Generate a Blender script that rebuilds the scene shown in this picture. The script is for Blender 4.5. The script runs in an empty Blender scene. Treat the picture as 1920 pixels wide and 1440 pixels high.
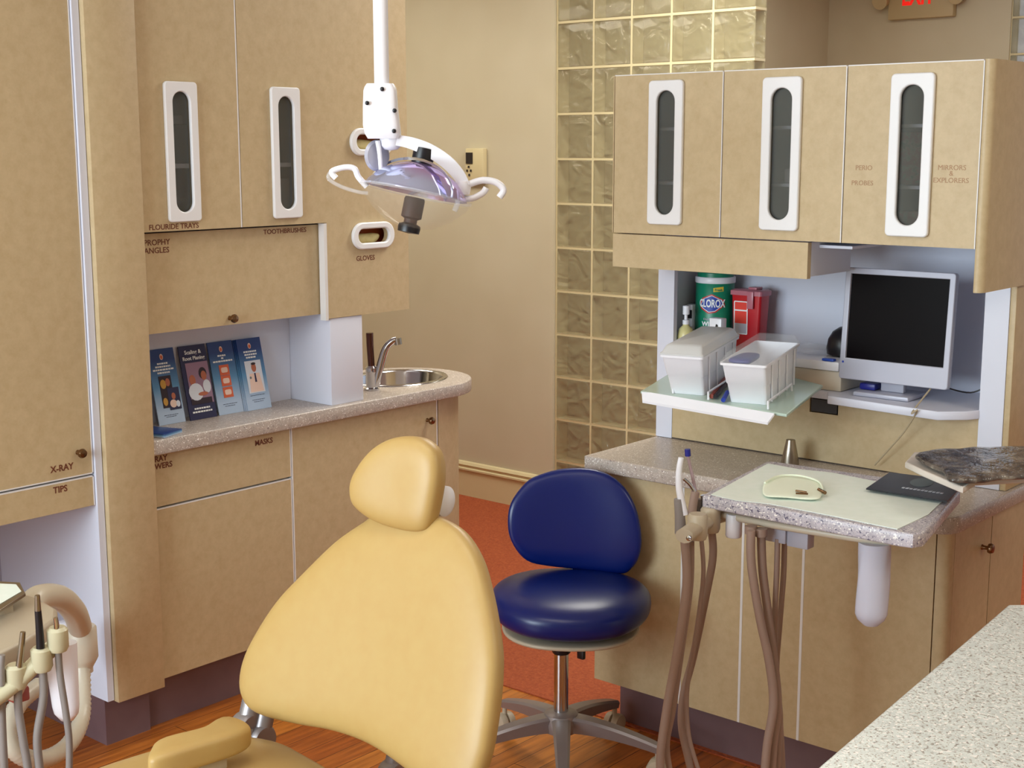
import bpy, bmesh, math, random
from mathutils import Vector, Matrix
random.seed(7)
S = bpy.context.scene
C = S.collection
# ------------------------------------------------------------------ camera
FPX, PITCH, ROLL, YAW, EYE = 2600.0, .1676, .0013, .709, 1.65
fh = Vector((-math.sin(YAW), math.cos(YAW), 0)); rt = Vector((math.cos(YAW), math.sin(YAW), 0)); upv = Vector((0, 0, 1))
FW = math.cos(PITCH)*fh - math.sin(PITCH)*upv
UPC = math.sin(PITCH)*fh + math.cos(PITCH)*upv
CA = math.cos(ROLL)*rt - math.sin(ROLL)*UPC
CB = math.sin(ROLL)*rt + math.cos(ROLL)*UPC
cam_d = bpy.data.cameras.new('camera'); cam = bpy.data.objects.new('camera', cam_d); C.objects.link(cam)
M = Matrix((CA, CB, -FW)).transposed().to_4x4(); M.translation = Vector((0, 0, EYE)); cam.matrix_world = M
cam_d.sensor_width = 36; cam_d.lens = 36*FPX/1920; cam_d.clip_start = .05; cam_d.clip_end = 60
S.camera = cam
# ------------------------------------------------------------------ world, lights, exposure
w = bpy.data.worlds.new('world'); S.world = w; w.use_nodes = True
w.node_tree.nodes['Background'].inputs[0].default_value = (.75, .85, 1, 1)
w.node_tree.nodes['Background'].inputs[1].default_value = .9
S.view_settings.view_transform = 'Standard'; S.view_settings.look = 'None'; S.view_settings.gamma = 1
S.view_settings.use_curve_mapping = False
S.view_settings.exposure = 0.0
def area(name, loc, rot, sx, sy, power, col):
    l = bpy.data.lights.new(name, 'AREA'); l.shape = 'RECTANGLE'; l.size = sx; l.size_y = sy; l.energy = power; l.color = col
    o = bpy.data.objects.new(name, l); C.objects.link(o); o.location = loc; o.rotation_euler = rot; return o
area('window_daylight', (-2.15, -2.05, 1.7), (math.radians(90), 0, 0), 2.5, 1.7, 158, (.78, .92, 1.0))
area('unseen_ceiling_glow', (-1.6, 1.2, 2.66), (0, 0, 0), 1.2, .6, 3, (1, .98, .9))
area('unseen_ceiling_glow', (-2.6, 4.1, 2.66), (0, 0, 0), 1.2, .6, 34, (1, .98, .88))
area('unseen_ceiling_glow', (.9, 2.6, 2.66), (0, 0, 0), 1.2, .6, 17, (1, .96, .84))  # warm fill added to brighten the island's right side; no lamp known there
area('unseen_ceiling_glow', (-3.0, 6.1, 2.66), (0, 0, 0), 1.2, .6, 8, (1, .92, .75))
area('unseen_ceiling_glow', (-4.6, 3.6, 2.66), (0, 0, 0), .9, .6, 15, (1, .92, .75))

# ------------------------------------------------------------------ projection helpers (pixel of the photograph -> point on a real plane)
def ray(px, py): return CA*((px-960)/FPX) + CB*((720-py)/FPX) + FW
EYEP = Vector((0, 0, EYE))
def on(px, py, ax, val):
    d = ray(px, py); return EYEP + d*((val-EYEP[ax])/d[ax])
def onplane(px, py, O, n):
    d = ray(px, py); return EYEP + d*((O-EYEP).dot(n)/d.dot(n))
def far(px, py, dist):            # a point at this horizontal distance from the camera
    d = ray(px, py); return EYEP + d*(dist/math.hypot(d.x, d.y))
# ------------------------------------------------------------------ materials
def lin(c):
    if isinstance(c, str): c = [int(c[i:i+2], 16)/255 for i in (0, 2, 4)]
    return tuple([(x/12.92 if x <= .04045 else ((x+.055)/1.055)**2.4) for x in c] + [1])
def mat(name, col, rough=.5, metal=0, **kw):
    m = bpy.data.materials.new(name); m.use_nodes = True; b = m.node_tree.nodes['Principled BSDF']
    b.inputs['Base Color'].default_value = lin(col); b.inputs['Roughness'].default_value = rough; b.inputs['Metallic'].default_value = metal
    for k, v in kw.items(): b.inputs[k.replace('_', ' ')].default_value = v
    return m
def tree(m): return m.node_tree, m.node_tree.nodes, m.node_tree.links, m.node_tree.nodes['Principled BSDF']
def noisecol(m, cols, scale=10, detail=4, coord='Object', bump=0, rough=.6, pos=None):
    t, N, L, b = tree(m); tc = N.new('ShaderNodeTexCoord'); n = N.new('ShaderNodeTexNoise')
    n.inputs['Scale'].default_value = scale; n.inputs['Detail'].default_value = detail; n.inputs['Roughness'].default_value = rough
    L.new(tc.outputs[coord], n.inputs['Vector']); r = N.new('ShaderNodeValToRGB')
    while len(r.color_ramp.elements) < len(cols): r.color_ramp.elements.new(.5)
    for i, c in enumerate(cols):
        e = r.color_ramp.elements[i]; e.position = pos[i] if pos else .3+.4*i/(len(cols)-1); e.color = lin(c)
    L.new(n.outputs[0], r.inputs[0]); L.new(r.outputs[0], b.inputs['Base Color'])
    if bump:
        bp = N.new('ShaderNodeBump'); bp.inputs['Strength'].default_value = bump; bp.inputs['Distance'].default_value = .01
        L.new(n.outputs[0], bp.inputs['Height']); L.new(bp.outputs[0], b.inputs['Normal'])
    return m
MAT = {}
MAT['lam'] = noisecol(mat('tan_laminate', 'c8a678', .45), ['bca57e', 'c3ad87', 'cab48e'], 34, 6, rough=.7, pos=[.3, .5, .7])
MAT['white'] = mat('white_laminate', 'dadcea', .4)
MAT['edge'] = mat('white_edge_band', 'e6e4e4', .4)
MAT['kick'] = noisecol(mat('dark_toe_kick', '74585a', .5), ['6c5256', '7c6264'], 4, 3)
MAT['cream'] = noisecol(mat('cream_wall_paint', 'cfc7ae', .8), ['cbc2a8', 'd2cab2'], 2.5, 2)
MAT['creamtrim'] = mat('cream_gloss_trim', 'dccfa6', .3)
MAT['ceil'] = mat('ceiling_paint', 'e8e4da', .9)
MAT['black'] = mat('black_plastic', '15131a', .35)
MAT['gap'] = mat('shade_and_display_brown', '2a211c', .8)  # paints the shade above the flip door; also intercom display and buttons
MAT['letter'] = mat('brown_lettering', '6e3a26', .6)
MAT['letterpale'] = mat('pale_brown_lettering', 'a98360', .6)
MAT['chrome'] = mat('chrome', 'c8c8cc', .12, 1)
MAT['steel'] = mat('brushed_steel', 'a59c90', .28, 1)
MAT['bronze'] = mat('satin_bronze_knob', '8a6c50', .25, 1)
MAT['plastic'] = mat('white_plastic', 'f2f2f9', .3)
MAT['frame'] = mat('white_window_frame', 'ececef', .35)
MAT['holder'] = mat('ivory_plastic', 'cbc3a4', .35)
MAT['framep'] = mat('pale_arm_plastic', 'd8cec4', .35)
MAT['beige'] = mat('beige_plastic', 'cfc4b0', .35)
MAT['putty'] = mat('putty_plastic', 'beb09a', .4)
MAT['hose'] = mat('brown_grey_rubber_hose', '9c8478', .45)
MAT['greyhose'] = mat('grey_hose', '8f8885', .4)
MAT['yellow'] = noisecol(mat('butter_yellow_vinyl', 'f0c468', .42), ['bc9a5e', 'be9e62'], 30, 2)
MAT['blue'] = mat('navy_blue_vinyl', '01175e', .30, Specular_IOR_Level=.5)
MAT['piping'] = mat('dark_blue_piping', '0a1848', .4)
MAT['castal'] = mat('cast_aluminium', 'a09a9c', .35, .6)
MAT['mon'] = mat('silver_grey_plastic', 'b6b6c4', .35, .1)
MAT['screen'] = mat('black_screen', '0a0406', .3, Specular_IOR_Level=.06)
MAT['red'] = mat('red_plastic', 'c01020', .3)
MAT['redclip'] = mat('dull_red_rubber', '98483c', .5)
MAT['redlabel'] = mat('bright_red_label', 'e83a2a', .5)
MAT['green'] = mat('green_label', '0c8262', .35)
MAT['logoblue'] = mat('logo_blue', '2340a8', .4)
MAT['logored'] = mat('logo_red', 'c83238', .4)
MAT['yel2'] = mat('yellow_label', 'e0c040', .5)
MAT['wtext'] = mat('white_print', 'f2f4f6', .5)
MAT['paper'] = noisecol(mat('white_tray_paper', 'ecf6ee', .7), ['eaf5ec', 'f0f9f2'], 40, 3)
MAT['cardblack'] = mat('black_card', '14161e', .3)
MAT['darkblue'] = mat('dark_blue_plastic', '1a1f80', .35)
MAT['cobalt'] = mat('cobalt_blue', '2a52c0', .4)
MAT['soap'] = mat('pale_yellow_soap', 'd9cf92', .25)
MAT['cord'] = mat('beige_cord', 'b8a88c', .5)
MAT['handle'] = mat('satin_dark_chrome', '6a4a44', .15, 1)
MAT['skin'] = mat('print_skin', 'b86a4c', .5)
MAT['pdark'] = mat('print_dark', '2a1824', .5)
MAT['pblue'] = mat('print_navy', '26264e', .5)
MAT['pwhite'] = mat('print_white', 'dde2ee', .5)
MAT['porange'] = mat('print_orange', 'd8643c', .5)
MAT['ppale'] = mat('print_pale_pink', 'f0cfc0', .5)
MAT['ppurple'] = mat('print_mauve', '9a7890', .5)
MAT['pgold'] = mat('print_gold', 'c8963c', .5)
MAT['glovebox'] = mat('orange_glove_box', 'b2501c', .6)
MAT['glove'] = noisecol(mat('cream_latex', 'e0d49a', .6), ['d2c488', 'e8dca6'], 30, 3, bump=.3)
MAT['lilac'] = mat('lilac_paper', 'b49ac8', .5)
MAT['rose'] = mat('rose_plastic', 'c03a6c', .4)
MAT['slate'] = mat('slate_grey_card', '707c80', .6)
MAT['maroon'] = mat('dark_maroon_card', '3a1810', .6)
MAT['exitred'] = mat('red_lit_letters', 'ff2a20', .5, Emission_Color=lin('ff1a14'), Emission_Strength=.5)
MAT['signbody'] = mat('beige_sign_body', 'c6b48c', .5)
MAT['reflect'] = noisecol(mat('exterior_reflection', 'b8b0a0', .5), ['7c9c80', 'c8b8a8', 'd09a90', 'b8b8a0'], 45, 3)  # mottle painting the exterior mirrored in the right hutch pane
MAT['lamppanel'] = mat('light_diffuser', 'ffffff', .5, Emission_Color=(1, .94, .84, 1), Emission_Strength=3)

def stone(name, base, d1, d2, scale, thr=.34):
    m = mat(name, base, .35); t, N, L, b = tree(m); tc = N.new('ShaderNodeTexCoord')
    prev = None
    n0 = N.new('ShaderNodeTexNoise'); n0.inputs['Scale'].default_value = scale*.35; L.new(tc.outputs['Object'], n0.inputs['Vector'])
    r0 = N.new('ShaderNodeValToRGB'); r0.color_ramp.elements[0].position = .35; r0.color_ramp.elements[1].position = .65
    r0.color_ramp.elements[0].color = lin([x*.93 for x in [int(base[i:i+2], 16)/255 for i in (0, 2, 4)]]); r0.color_ramp.elements[1].color = lin(base)
    L.new(n0.outputs[0], r0.inputs[0]); prev = r0.outputs[0]
    for k, (c, sc, th) in enumerate(((d1, scale, thr), (d2, scale*1.7, thr+.01), ('f4f0ec', scale*1.2, thr))):
        n = N.new('ShaderNodeTexNoise'); n.inputs['Scale'].default_value = sc; n.inputs['Detail'].default_value = 2
        mp = N.new('ShaderNodeMapping'); mp.inputs['Location'].default_value = (k*3.7, k*1.3, k*7.1)
        L.new(tc.outputs['Object'], mp.inputs[0]); L.new(mp.outputs[0], n.inputs['Vector'])
        r = N.new('ShaderNodeValToRGB'); r.color_ramp.elements[0].position = th; r.color_ramp.elements[1].position = th+.03
        r.color_ramp.elements[0].color = (1, 1, 1, 1); r.color_ramp.elements[1].color = (0, 0, 0, 1); L.new(n.outputs[0], r.inputs[0])
        mx = N.new('ShaderNodeMix'); mx.data_type = 'RGBA'; L.new(r.outputs[0], mx.inputs[0]); L.new(prev, mx.inputs[6]); mx.inputs[7].default_value = lin(c)
        prev = mx.outputs[2]
    L.new(prev, b.inputs['Base Color']); return m
MAT['stone'] = stone('speckled_solid_surface', 'bdb0a6', '8c7c78', 'a89a90', 190)
MAT['stonetray'] = stone('speckled_tray_edge', 'c6bfc6', '5c5870', '9a94a4', 170, .36)
MAT['stonefg'] = stone('pale_speckled_solid_surface', 'dde2de', '8d857c', 'b0a89c', 150, .37)

def wood():
    m = mat('wood_strip_floor', 'a05a20', .3); t, N, L, b = tree(m); tc = N.new('ShaderNodeTexCoord')
    mp = N.new('ShaderNodeMapping'); mp.inputs['Rotation'].default_value = (0, 0, math.pi/2); L.new(tc.outputs['Object'], mp.inputs[0])
    br = N.new('ShaderNodeTexBrick'); br.inputs['Scale'].default_value = 1; br.inputs['Brick Width'].default_value = .9; br.inputs['Row Height'].default_value = .07
    br.inputs['Mortar Size'].default_value = .0012; br.inputs['Color1'].default_value = lin('cf8032'); br.inputs['Color2'].default_value = lin('ad5a20'); br.inputs['Mortar'].default_value = lin('4c2410')
    L.new(mp.outputs[0], br.inputs['Vector'])
    mp2 = N.new('ShaderNodeMapping'); mp2.inputs['Scale'].default_value = (28, 2.0, 1); L.new(tc.outputs['Object'], mp2.inputs[0])
    n = N.new('ShaderNodeTexNoise'); n.inputs['Scale'].default_value = 2.2; n.inputs['Detail'].default_value = 6; L.new(mp2.outputs[0], n.inputs['Vector'])
    r = N.new('ShaderNodeValToRGB'); r.color_ramp.elements[0].position = .3; r.color_ramp.elements[0].color = (.42, .34, .28, 1); r.color_ramp.elements[1].position = .65
    L.new(n.outputs[0], r.inputs[0]); mx = N.new('ShaderNodeMix'); mx.data_type = 'RGBA'; mx.blend_type = 'MULTIPLY'; mx.inputs[0].default_value = .8
    L.new(br.outputs[0], mx.inputs[6]); L.new(r.outputs[0], mx.inputs[7]); L.new(mx.outputs[2], b.inputs['Base Color']); return m
MAT['wood'] = wood()
MAT['carpet'] = noisecol(mat('rust_carpet', '9c4a28', .95), ['93401f', 'b25a30'], 120, 3, bump=.5)
def glassmat(name, col, rough=.02, ior=1.45, alpha=None, bump=0, bscale=20):
    m = mat(name, col, rough); t, N, L, b = tree(m); b.inputs['Transmission Weight'].default_value = 1; b.inputs['IOR'].default_value = ior
    if bump:
        tc = N.new('ShaderNodeTexCoord'); n = N.new('ShaderNodeTexNoise'); n.inputs['Scale'].default_value = bscale; n.inputs['Detail'].default_value = 1; n.inputs['Distortion'].default_value = 1.2
        L.new(tc.outputs['Object'], n.inputs['Vector']); bp = N.new('ShaderNodeBump'); bp.inputs['Strength'].default_value = bump; bp.inputs['Distance'].default_value = .035
        L.new(n.outputs[0], bp.inputs['Height']); L.new(bp.outputs[0], b.inputs['Normal'])
    return m
MAT['block'] = glassmat('wavy_glass_block', 'aca27e', .10, 1.45, bump=.6, bscale=13)
for k_, v_ in (('Transmission Weight', 0), ('Alpha', .32), ('Coat Weight', 1), ('Coat Roughness', .02)): MAT['block'].node_tree.nodes['Principled BSDF'].inputs[k_].default_value = v_
MAT['clear'] = mat('clear_plastic', 'eef0f4', .08, Alpha=.25)
MAT['smoke'] = mat('smoked_pane', '70726e', .05, Alpha=.35)
MAT['frost'] = mat('frosted_plastic', 'e4e8ec', .2, Alpha=.2)
MAT['tint'] = mat('mint_tinted_glass', 'cfe6da', .1, Alpha=.8)
MAT['bag'] = mat('milky_plastic_bag', 'd6d6e6', .2, Alpha=.78)
MAT['shield'] = mat('clear_light_shield', 'f2eee0', .06, Alpha=.11)
def wrap():
    m = mat('crinkled_clear_wrap', '6e645c', .12, 0); t, N, L, b = tree(m)
    noisecol(m, ['2c2829', '4c4440', '6a6058', 'a8a090'], 22, 4, bump=.9, pos=[.3, .45, .6, .75]); return m
MAT['wrap'] = wrap()
def iris():
    m = mat('iridescent_reflector', 'b8bce0', .1, .75); t, N, L, b = tree(m); tc = N.new('ShaderNodeTexCoord'); sp = N.new('ShaderNodeTexNoise'); sp.inputs['Scale'].default_value = 9; sp.inputs['Detail'].default_value = 0
    L.new(tc.outputs['Object'], sp.inputs['Vector']); r = N.new('ShaderNodeValToRGB'); r.color_ramp.elements[0].position = .35; r.color_ramp.elements[0].color = lin('c4cdf0'); r.color_ramp.elements[1].position = .65; r.color_ramp.elements[1].color = lin('c2a8dc')
    L.new(sp.outputs[0], r.inputs[0]); L.new(r.outputs[0], b.inputs['Base Color']); return m
MAT['iris'] = iris()
def bluegrad():      # printed cover: navy at the head of the leaflet fading to pale blue at its foot
    m = mat('printed_blue_cover', '4a80b8', .35); t, N, L, b = tree(m); tc = N.new('ShaderNodeTexCoord'); sp = N.new('ShaderNodeSeparateXYZ'); L.new(tc.outputs['Generated'], sp.inputs[0])
    r = N.new('ShaderNodeValToRGB'); r.color_ramp.elements.new(.5)
    for i, (p, c) in enumerate(((.15, 'b4c8e2'), (.5, '5a90bc'), (.85, '1c3c7c'))): r.color_ramp.elements[i].position = p; r.color_ramp.elements[i].color = lin(c)
    L.new(sp.outputs[2], r.inputs[0]); L.new(r.outputs[0], b.inputs['Base Color']); return m
MAT['cover'] = bluegrad()

# ------------------------------------------------------------------ mesh builder
def cat(pts, n, closed):
    P = [Vector(p) for p in pts]; m = len(P); out = []
    segs = m if closed else m-1
    for i in range(segs):
        if closed: a, b, c, d = P[i-1], P[i], P[(i+1) % m], P[(i+2) % m]
        else: a, b, c, d = P[max(i-1, 0)], P[i], P[i+1], P[min(i+2, m-1)]
        for k in range(n):
            t = k/n; out.append(.5*((2*b) + (c-a)*t + (2*a-5*b+4*c-d)*t*t + (3*b-a-3*c+d)*t*t*t))
    if not closed: out.append(P[-1])
    return out
class MB:
    def __init__(s): s.v = []; s.f = []
    def add(s, vs, fs):
        o = len(s.v); s.v += [Vector(v) for v in vs]; s.f += [tuple(i+o for i in f) for f in fs]; return s
    def bm(s, b, mtx=None):
        if mtx is not None: b.transform(mtx)
        b.verts.ensure_lookup_table(); b.verts.index_update(); s.add([v.co.copy() for v in b.verts], [[v.index for v in f.verts] for f in b.faces]); b.free(); return s
    def box(s, x0, x1, y0, y1, z0, z1, bev=0, mtx=None, seg=2):
        b = bmesh.new(); bmesh.ops.create_cube(b, size=1)
        for v in b.verts: v.co = Vector(((x0+x1)/2+v.co.x*(x1-x0), (y0+y1)/2+v.co.y*(y1-y0), (z0+z1)/2+v.co.z*(z1-z0)))
        if bev: bmesh.ops.bevel(b, geom=b.edges[:], offset=bev, segments=seg, affect='EDGES', profile=.5)
        return s.bm(b, mtx)
    def loft(s, rings, cap0=True, cap1=True, closed=True):
        n = len(rings[0]); vs = [v for r in rings for v in r]; fs = []
        for i in range(len(rings)-1):
            for j in range(n if closed else n-1):
                k = (j+1) % n; fs.append((i*n+j, i*n+k, (i+1)*n+k, (i+1)*n+j))
        if cap0: fs.append(tuple(range(n-1, -1, -1)))
        if cap1: fs.append(tuple((len(rings)-1)*n+j for j in range(n)))
        return s.add(vs, fs)
    def lathe(s, prof, mtx=Matrix(), seg=32, cap=True):
        rings = [[mtx @ Vector((max(r, 1e-5)*math.cos(2*math.pi*k/seg), max(r, 1e-5)*math.sin(2*math.pi*k/seg), z)) for k in range(seg)] for r, z in prof]
        return s.loft(rings, cap, cap)
    def tube(s, pts, r, seg=12, sub=6, r1=None, smooth=True, flat=1.0):
        P = cat(pts, sub, False) if smooth and len(pts) > 2 else [Vector(p) for p in pts]
        n = len(P); rings = []; ref = None
        for i, p in enumerate(P):
            t = (P[min(i+1, n-1)]-P[max(i-1, 0)]).normalized()
            if ref is None:
                ref = t.cross(Vector((0, 0, 1)))
                if ref.length < .1: ref = t.cross(Vector((1, 0, 0)))
            ref = (ref - t*ref.dot(t)).normalized(); bi = t.cross(ref)
            rr = r if r1 is None else r+(r1-r)*i/(n-1)
            if callable(rr): rr = rr(i/(n-1))
            rings.append([p + ref*rr*math.cos(2*math.pi*k/seg) + bi*rr*flat*math.sin(2*math.pi*k/seg) for k in range(seg)])
        return s.loft(rings)
    def cyl(s, a, b, r, r1=None, seg=20): return s.tube([a, b], r, seg, r1=r if r1 is None else r1, smooth=False)
    def pad(s, outline, thick, fn, sub=4, p=2.6, rings=9, dish=0):   # cushion grown from a closed outline; fn(u, v, w) -> point
        o = [q.xy for q in cat([Vector((a, b, 0)) for a, b in outline], sub, True)]
        c = sum(o, Vector((0, 0)))/len(o); R = []
        for sgn in (1, -1):
            rr = []
            for i in range(rings):
                a = i/(rings-1)*math.pi/2
                q = math.sin(a)**(2/p) if sgn > 0 else math.sin(a)**(2/p)
                h = math.cos(a)**(2/p)*thick/2
                sc = 1-(1-q)*1.0
                sc = max(sc, .02)
                rr.append((sc, sgn*h - (dish*(1-sc**2) if sgn > 0 else 0)))
            R += rr if sgn > 0 else rr[::-1][1:]
        return s.loft([[fn(c.x+(q.x-c.x)*sc, c.y+(q.y-c.y)*sc, h) for q in o] for sc, h in R])
    def build(s, name, m, parent=None, smooth=True, ang=40, loc=None):
        me = bpy.data.meshes.new(name)
        off = Vector((0, 0, 0))
        if loc is not None: off = Vector(loc)
        me.from_pydata([v-off for v in s.v], [], s.f); me.validate()
        b = bmesh.new(); b.from_mesh(me); bmesh.ops.recalc_face_normals(b, faces=b.faces[:]); b.to_mesh(me); b.free()
        if smooth:
            me.shade_smooth(); me.set_sharp_from_angle(angle=math.radians(ang))
        me.materials.append(MAT[m] if isinstance(m, str) else m)
        o = bpy.data.objects.new(name, me); C.objects.link(o); o.location = off
        if parent is not None:
            o.parent = parent
            if parent.matrix_world.translation.length or parent.location.length:
                o.location = off - wloc(parent)
        return o
def wloc(o):
    l = Vector(o.location)
    while o.parent: o = o.parent; l += o.location
    return l
def empty(name, label, catg, loc, group=None):
    o = bpy.data.objects.new(name, None); C.objects.link(o); o.location = loc; o['label'] = label; o['category'] = catg
    o.empty_display_size = .05
    if group: o['group'] = group
    return o
def tag(o, label, catg, group=None):
    o['label'] = label; o['category'] = catg
    if group: o['group'] = group
    return o
def struct(o, label=None):
    o['kind'] = 'structure'
    return o
# 2D shapes with holes and lettering come from curves / fonts turned into plain meshes
def curve_mesh(data):
    o = bpy.data.objects.new('tmp', data); C.objects.link(o); dg = bpy.context.evaluated_depsgraph_get(); dg.update()
    me = bpy.data.meshes.new_from_object(o.evaluated_get(dg)); vs = [v.co.copy() for v in me.vertices]; fs = [tuple(p.vertices) for p in me.polygons]
    bpy.data.objects.remove(o); bpy.data.meshes.remove(me); return vs, fs
def shape(mb, loops, depth, fn, bev=0):        # fn(u, v, w), w from 0 (back) to depth
    cu = bpy.data.curves.new('tmp', 'CURVE'); cu.dimensions = '2D'; cu.fill_mode = 'BOTH'; cu.extrude = depth/2-bev; cu.bevel_depth = bev; cu.bevel_resolution = 1
    for lp in loops:
        sp = cu.splines.new('POLY'); sp.points.add(len(lp)-1); sp.use_cyclic_u = True
        for i, p in enumerate(lp): sp.points[i].co = (p[0], p[1], 0, 1)
    vs, fs = curve_mesh(cu); bpy.data.curves.remove(cu)
    mb.add([fn(v.x, v.y, v.z+depth/2) for v in vs], fs); return mb
def text(mb, body, size, fn, align='LEFT', depth=.0006, bold=0, sx=1, sy=1):
    cu = bpy.data.curves.new('tmp', 'FONT'); cu.body = body; cu.size = size; cu.align_x = align; cu.extrude = depth/2; cu.offset = bold; cu.resolution_u = 3
    vs, fs = curve_mesh(cu); bpy.data.curves.remove(cu)
    mb.add([fn(v.x*sx, v.y*sy, v.z+depth/2) for v in vs], fs); return mb
def rect(x0, x1, y0, y1): return [(x0, y0), (x1, y0), (x1, y1), (x0, y1)]
def rrect(x0, x1, y0, y1, r, n=6):
    out = []
    for cx, cy, a0 in ((x1-r, y0+r, -90), (x1-r, y1-r, 0), (x0+r, y1-r, 90), (x0+r, y0+r, 180)):
        for k in range(n+1):
            a = math.radians(a0+90*k/n); out.append((cx+r*math.cos(a), cy+r*math.sin(a)))
    return out
def PX(x): return lambda u, v, w: Vector((x+w, u, v))        # face looking +X : u = Y, v = Z
def PY(y): return lambda u, v, w: Vector((u, y-w, v))        # face looking -Y : u = X, v = Z
def PZ(z): return lambda u, v, w: Vector((u, v, z+w))
def knob(parent, fn, u, v, m='bronze', r=.013):
    b = MB(); o = fn(u, v, 0); ax = (fn(u, v, 1)-o); q = Vector((0, 0, 1)).rotation_difference(ax).to_matrix().to_4x4(); q.translation = o
    b.lathe([(.0001, 0), (.007, 0), (.005, .006), (.005, .014), (r*.9, .017), (r, .022), (r*.8, .028), (.0001, .030)], q, 20)
    return b.build('knob', m, parent)
def slot_window(parent, fn, u0, u1, v0, v1, face=0):
    f = MB(); mg = (u1-u0)*.185; r = (u1-u0)/2-mg
    shape(f, [rrect(u0, u1, v0, v1, .008, 3), rrect(u0+mg, u1-mg, v0+mg*1.1, v1-mg*1.1, r-.0005, 8)], .012, lambda a, b, c: fn(a, b, c+face), .003)
    fr = f.build('window_frame', 'frame', parent, ang=50)
    g = MB(); shape(g, [rrect(u0+mg*.7, u1-mg*.7, v0+mg*.8, v1-mg*.8, r, 8)], .003, lambda a, b, c: fn(a, b, c-.006)); g.build('pane', 'smoke', fr)
def slot_hole(u0, u1, v0, v1):
    mg = (u1-u0)*.185; r = (u1-u0)/2-mg; return rrect(u0+mg-.006, u1-mg+.006, v0+mg*1.1-.006, v1-mg*1.1+.006, r+.0055, 8)

# ================================================================== setting
def sbox(name, m, *a, **k): return struct(MB().box(*a, **k).build(name, m, smooth=False))
sbox('floor', 'wood', -5.5, 2.3, -2.2, 3.10, -.05, 0)
sbox('floor_carpet', 'carpet', -5.5, 2.3, 3.10, 8.0, -.05, .004)
sbox('ceiling', 'ceil', -5.5, 2.3, -2.2, 8.0, 2.72, 2.8)
YB = 4.805
sbox('wall_back', 'cream', -5.5, -3.879, YB, YB+.12, 0, 2.72)
sbox('wall_partition', 'cream', -3.86, -3.76, -2.1, 3.0, 0, 2.72)
sbox('wall_left', 'cream', -5.5, -5.4, -2.1, 4.8, 0, 2.72)
sbox('wall_right', 'cream', 2.2, 2.3, -2.1, 8.0, 0, 2.72)
YF = 7.6
xw = on(1553, 60, 1, YF).x
sbox('wall_corridor', 'cream', xw-.1, xw, YB+.12, YF, 0, 2.72)
sbox('wall_far', 'cream', xw, on(1893, 80, 1, YF).x, YF, YF+.12, 0, 2.72)
wf = MB()
for a in ((-5.4, -3.45, -2.2, -2.1, 0, 2.72), (-.85, 2.2, -2.2, -2.1, 0, 2.72), (-3.45, -.85, -2.2, -2.1, 0, .8), (-3.45, -.85, -2.2, -2.1, 2.6, 2.72)): wf.box(*a)
struct(wf.build('wall_front', 'cream', smooth=False))
fr = MB()
for a in ((-3.45, -.85, -2.18, -2.12, .8, .85), (-3.45, -.85, -2.18, -2.12, 2.55, 2.6), (-3.45, -3.4, -2.18, -2.12, .85, 2.55), (-.9, -.85, -2.18, -2.12, .85, 2.55), (-2.18, -2.12, -2.18, -2.12, .85, 2.55)): fr.box(*a)
struct(fr.build('window_1', 'creamtrim', smooth=False))
# baseboard with a moulded cap
bb = MB(); prof = [(0, 0), (.014, 0), (.014, .125), (.022, .128), (.022, .136), (.014, .140), (.014, .150), (.019, .153), (.012, .165), (0, .168)]
bb.loft([[Vector((x, YB-d, z+.004)) for d, z in prof] for x in (-5.4, -3.879)]); struct(bb.build('baseboard_back', 'creamtrim', smooth=False))
# glass block walls : blocks 0.2 m apart in pale mortar
def blockwall(name, x0, nc, z0, nr, y, pitch=.2, endround=False):
    g = MB(); m = MB(); t = .09; PZ_ = .194
    for i in range(nc):
        for j in range(nr):
            xa = x0+i*pitch+.005; za = z0+j*PZ_+.005
            g.box(xa, xa+pitch-.010, y-t/2, y-t/2+.012, za, za+PZ_-.010, .005)
            g.box(xa, xa+pitch-.010, y+t/2-.012, y+t/2, za, za+PZ_-.010, .005)
    g = struct(g.build(name, 'block', ang=50))
    for i in range(nc+1):
        if i == nc and endround: continue
        m.box(x0+i*pitch-.005, x0+i*pitch+.005, y-t/2+.004, y+t/2-.004, z0, z0+nr*PZ_)
    for j in range(nr+1):
        for i in range(nc): m.box(x0+i*pitch+.005, x0+(i+1)*pitch-.005, y-t/2+.004, y+t/2-.004, z0+j*PZ_-.005, z0+j*PZ_+.005)
    o = m.build('mortar', 'creamtrim', g, smooth=False); return g
blockwall('wall_glass_block', -3.872, 5, .056, 13, YB+.055, .198, True)
blockwall('wall_glass_block_far', on(1893, 80, 1, YF).x, 5, .02, 14, YF+.05, .2)
for x, y in ((-1.6, 1.2), (-2.6, 4.1), (.9, 2.6), (-3.0, 6.1), (-4.6, 3.6)):  # all panels out of view; the rightmost is added to light the island
    e = empty('unseen_ceiling_panel', 'unseen recessed ceiling light panel with glowing diffuser', 'ceiling light', (x, y, 2.70), 'recessed ceiling panels')
    q = MB(); shape(q, [rect(x-.66, x+.66, y-.36, y+.36), rect(x-.6, x+.6, y-.3, y+.3)], .02, PZ(2.70)); q.build('frame', 'white', e, smooth=False)
    MB().box(x-.6, x+.6, y-.3, y+.3, 2.705, 2.715).build('diffuser', 'lamppanel', e, smooth=False)
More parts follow.
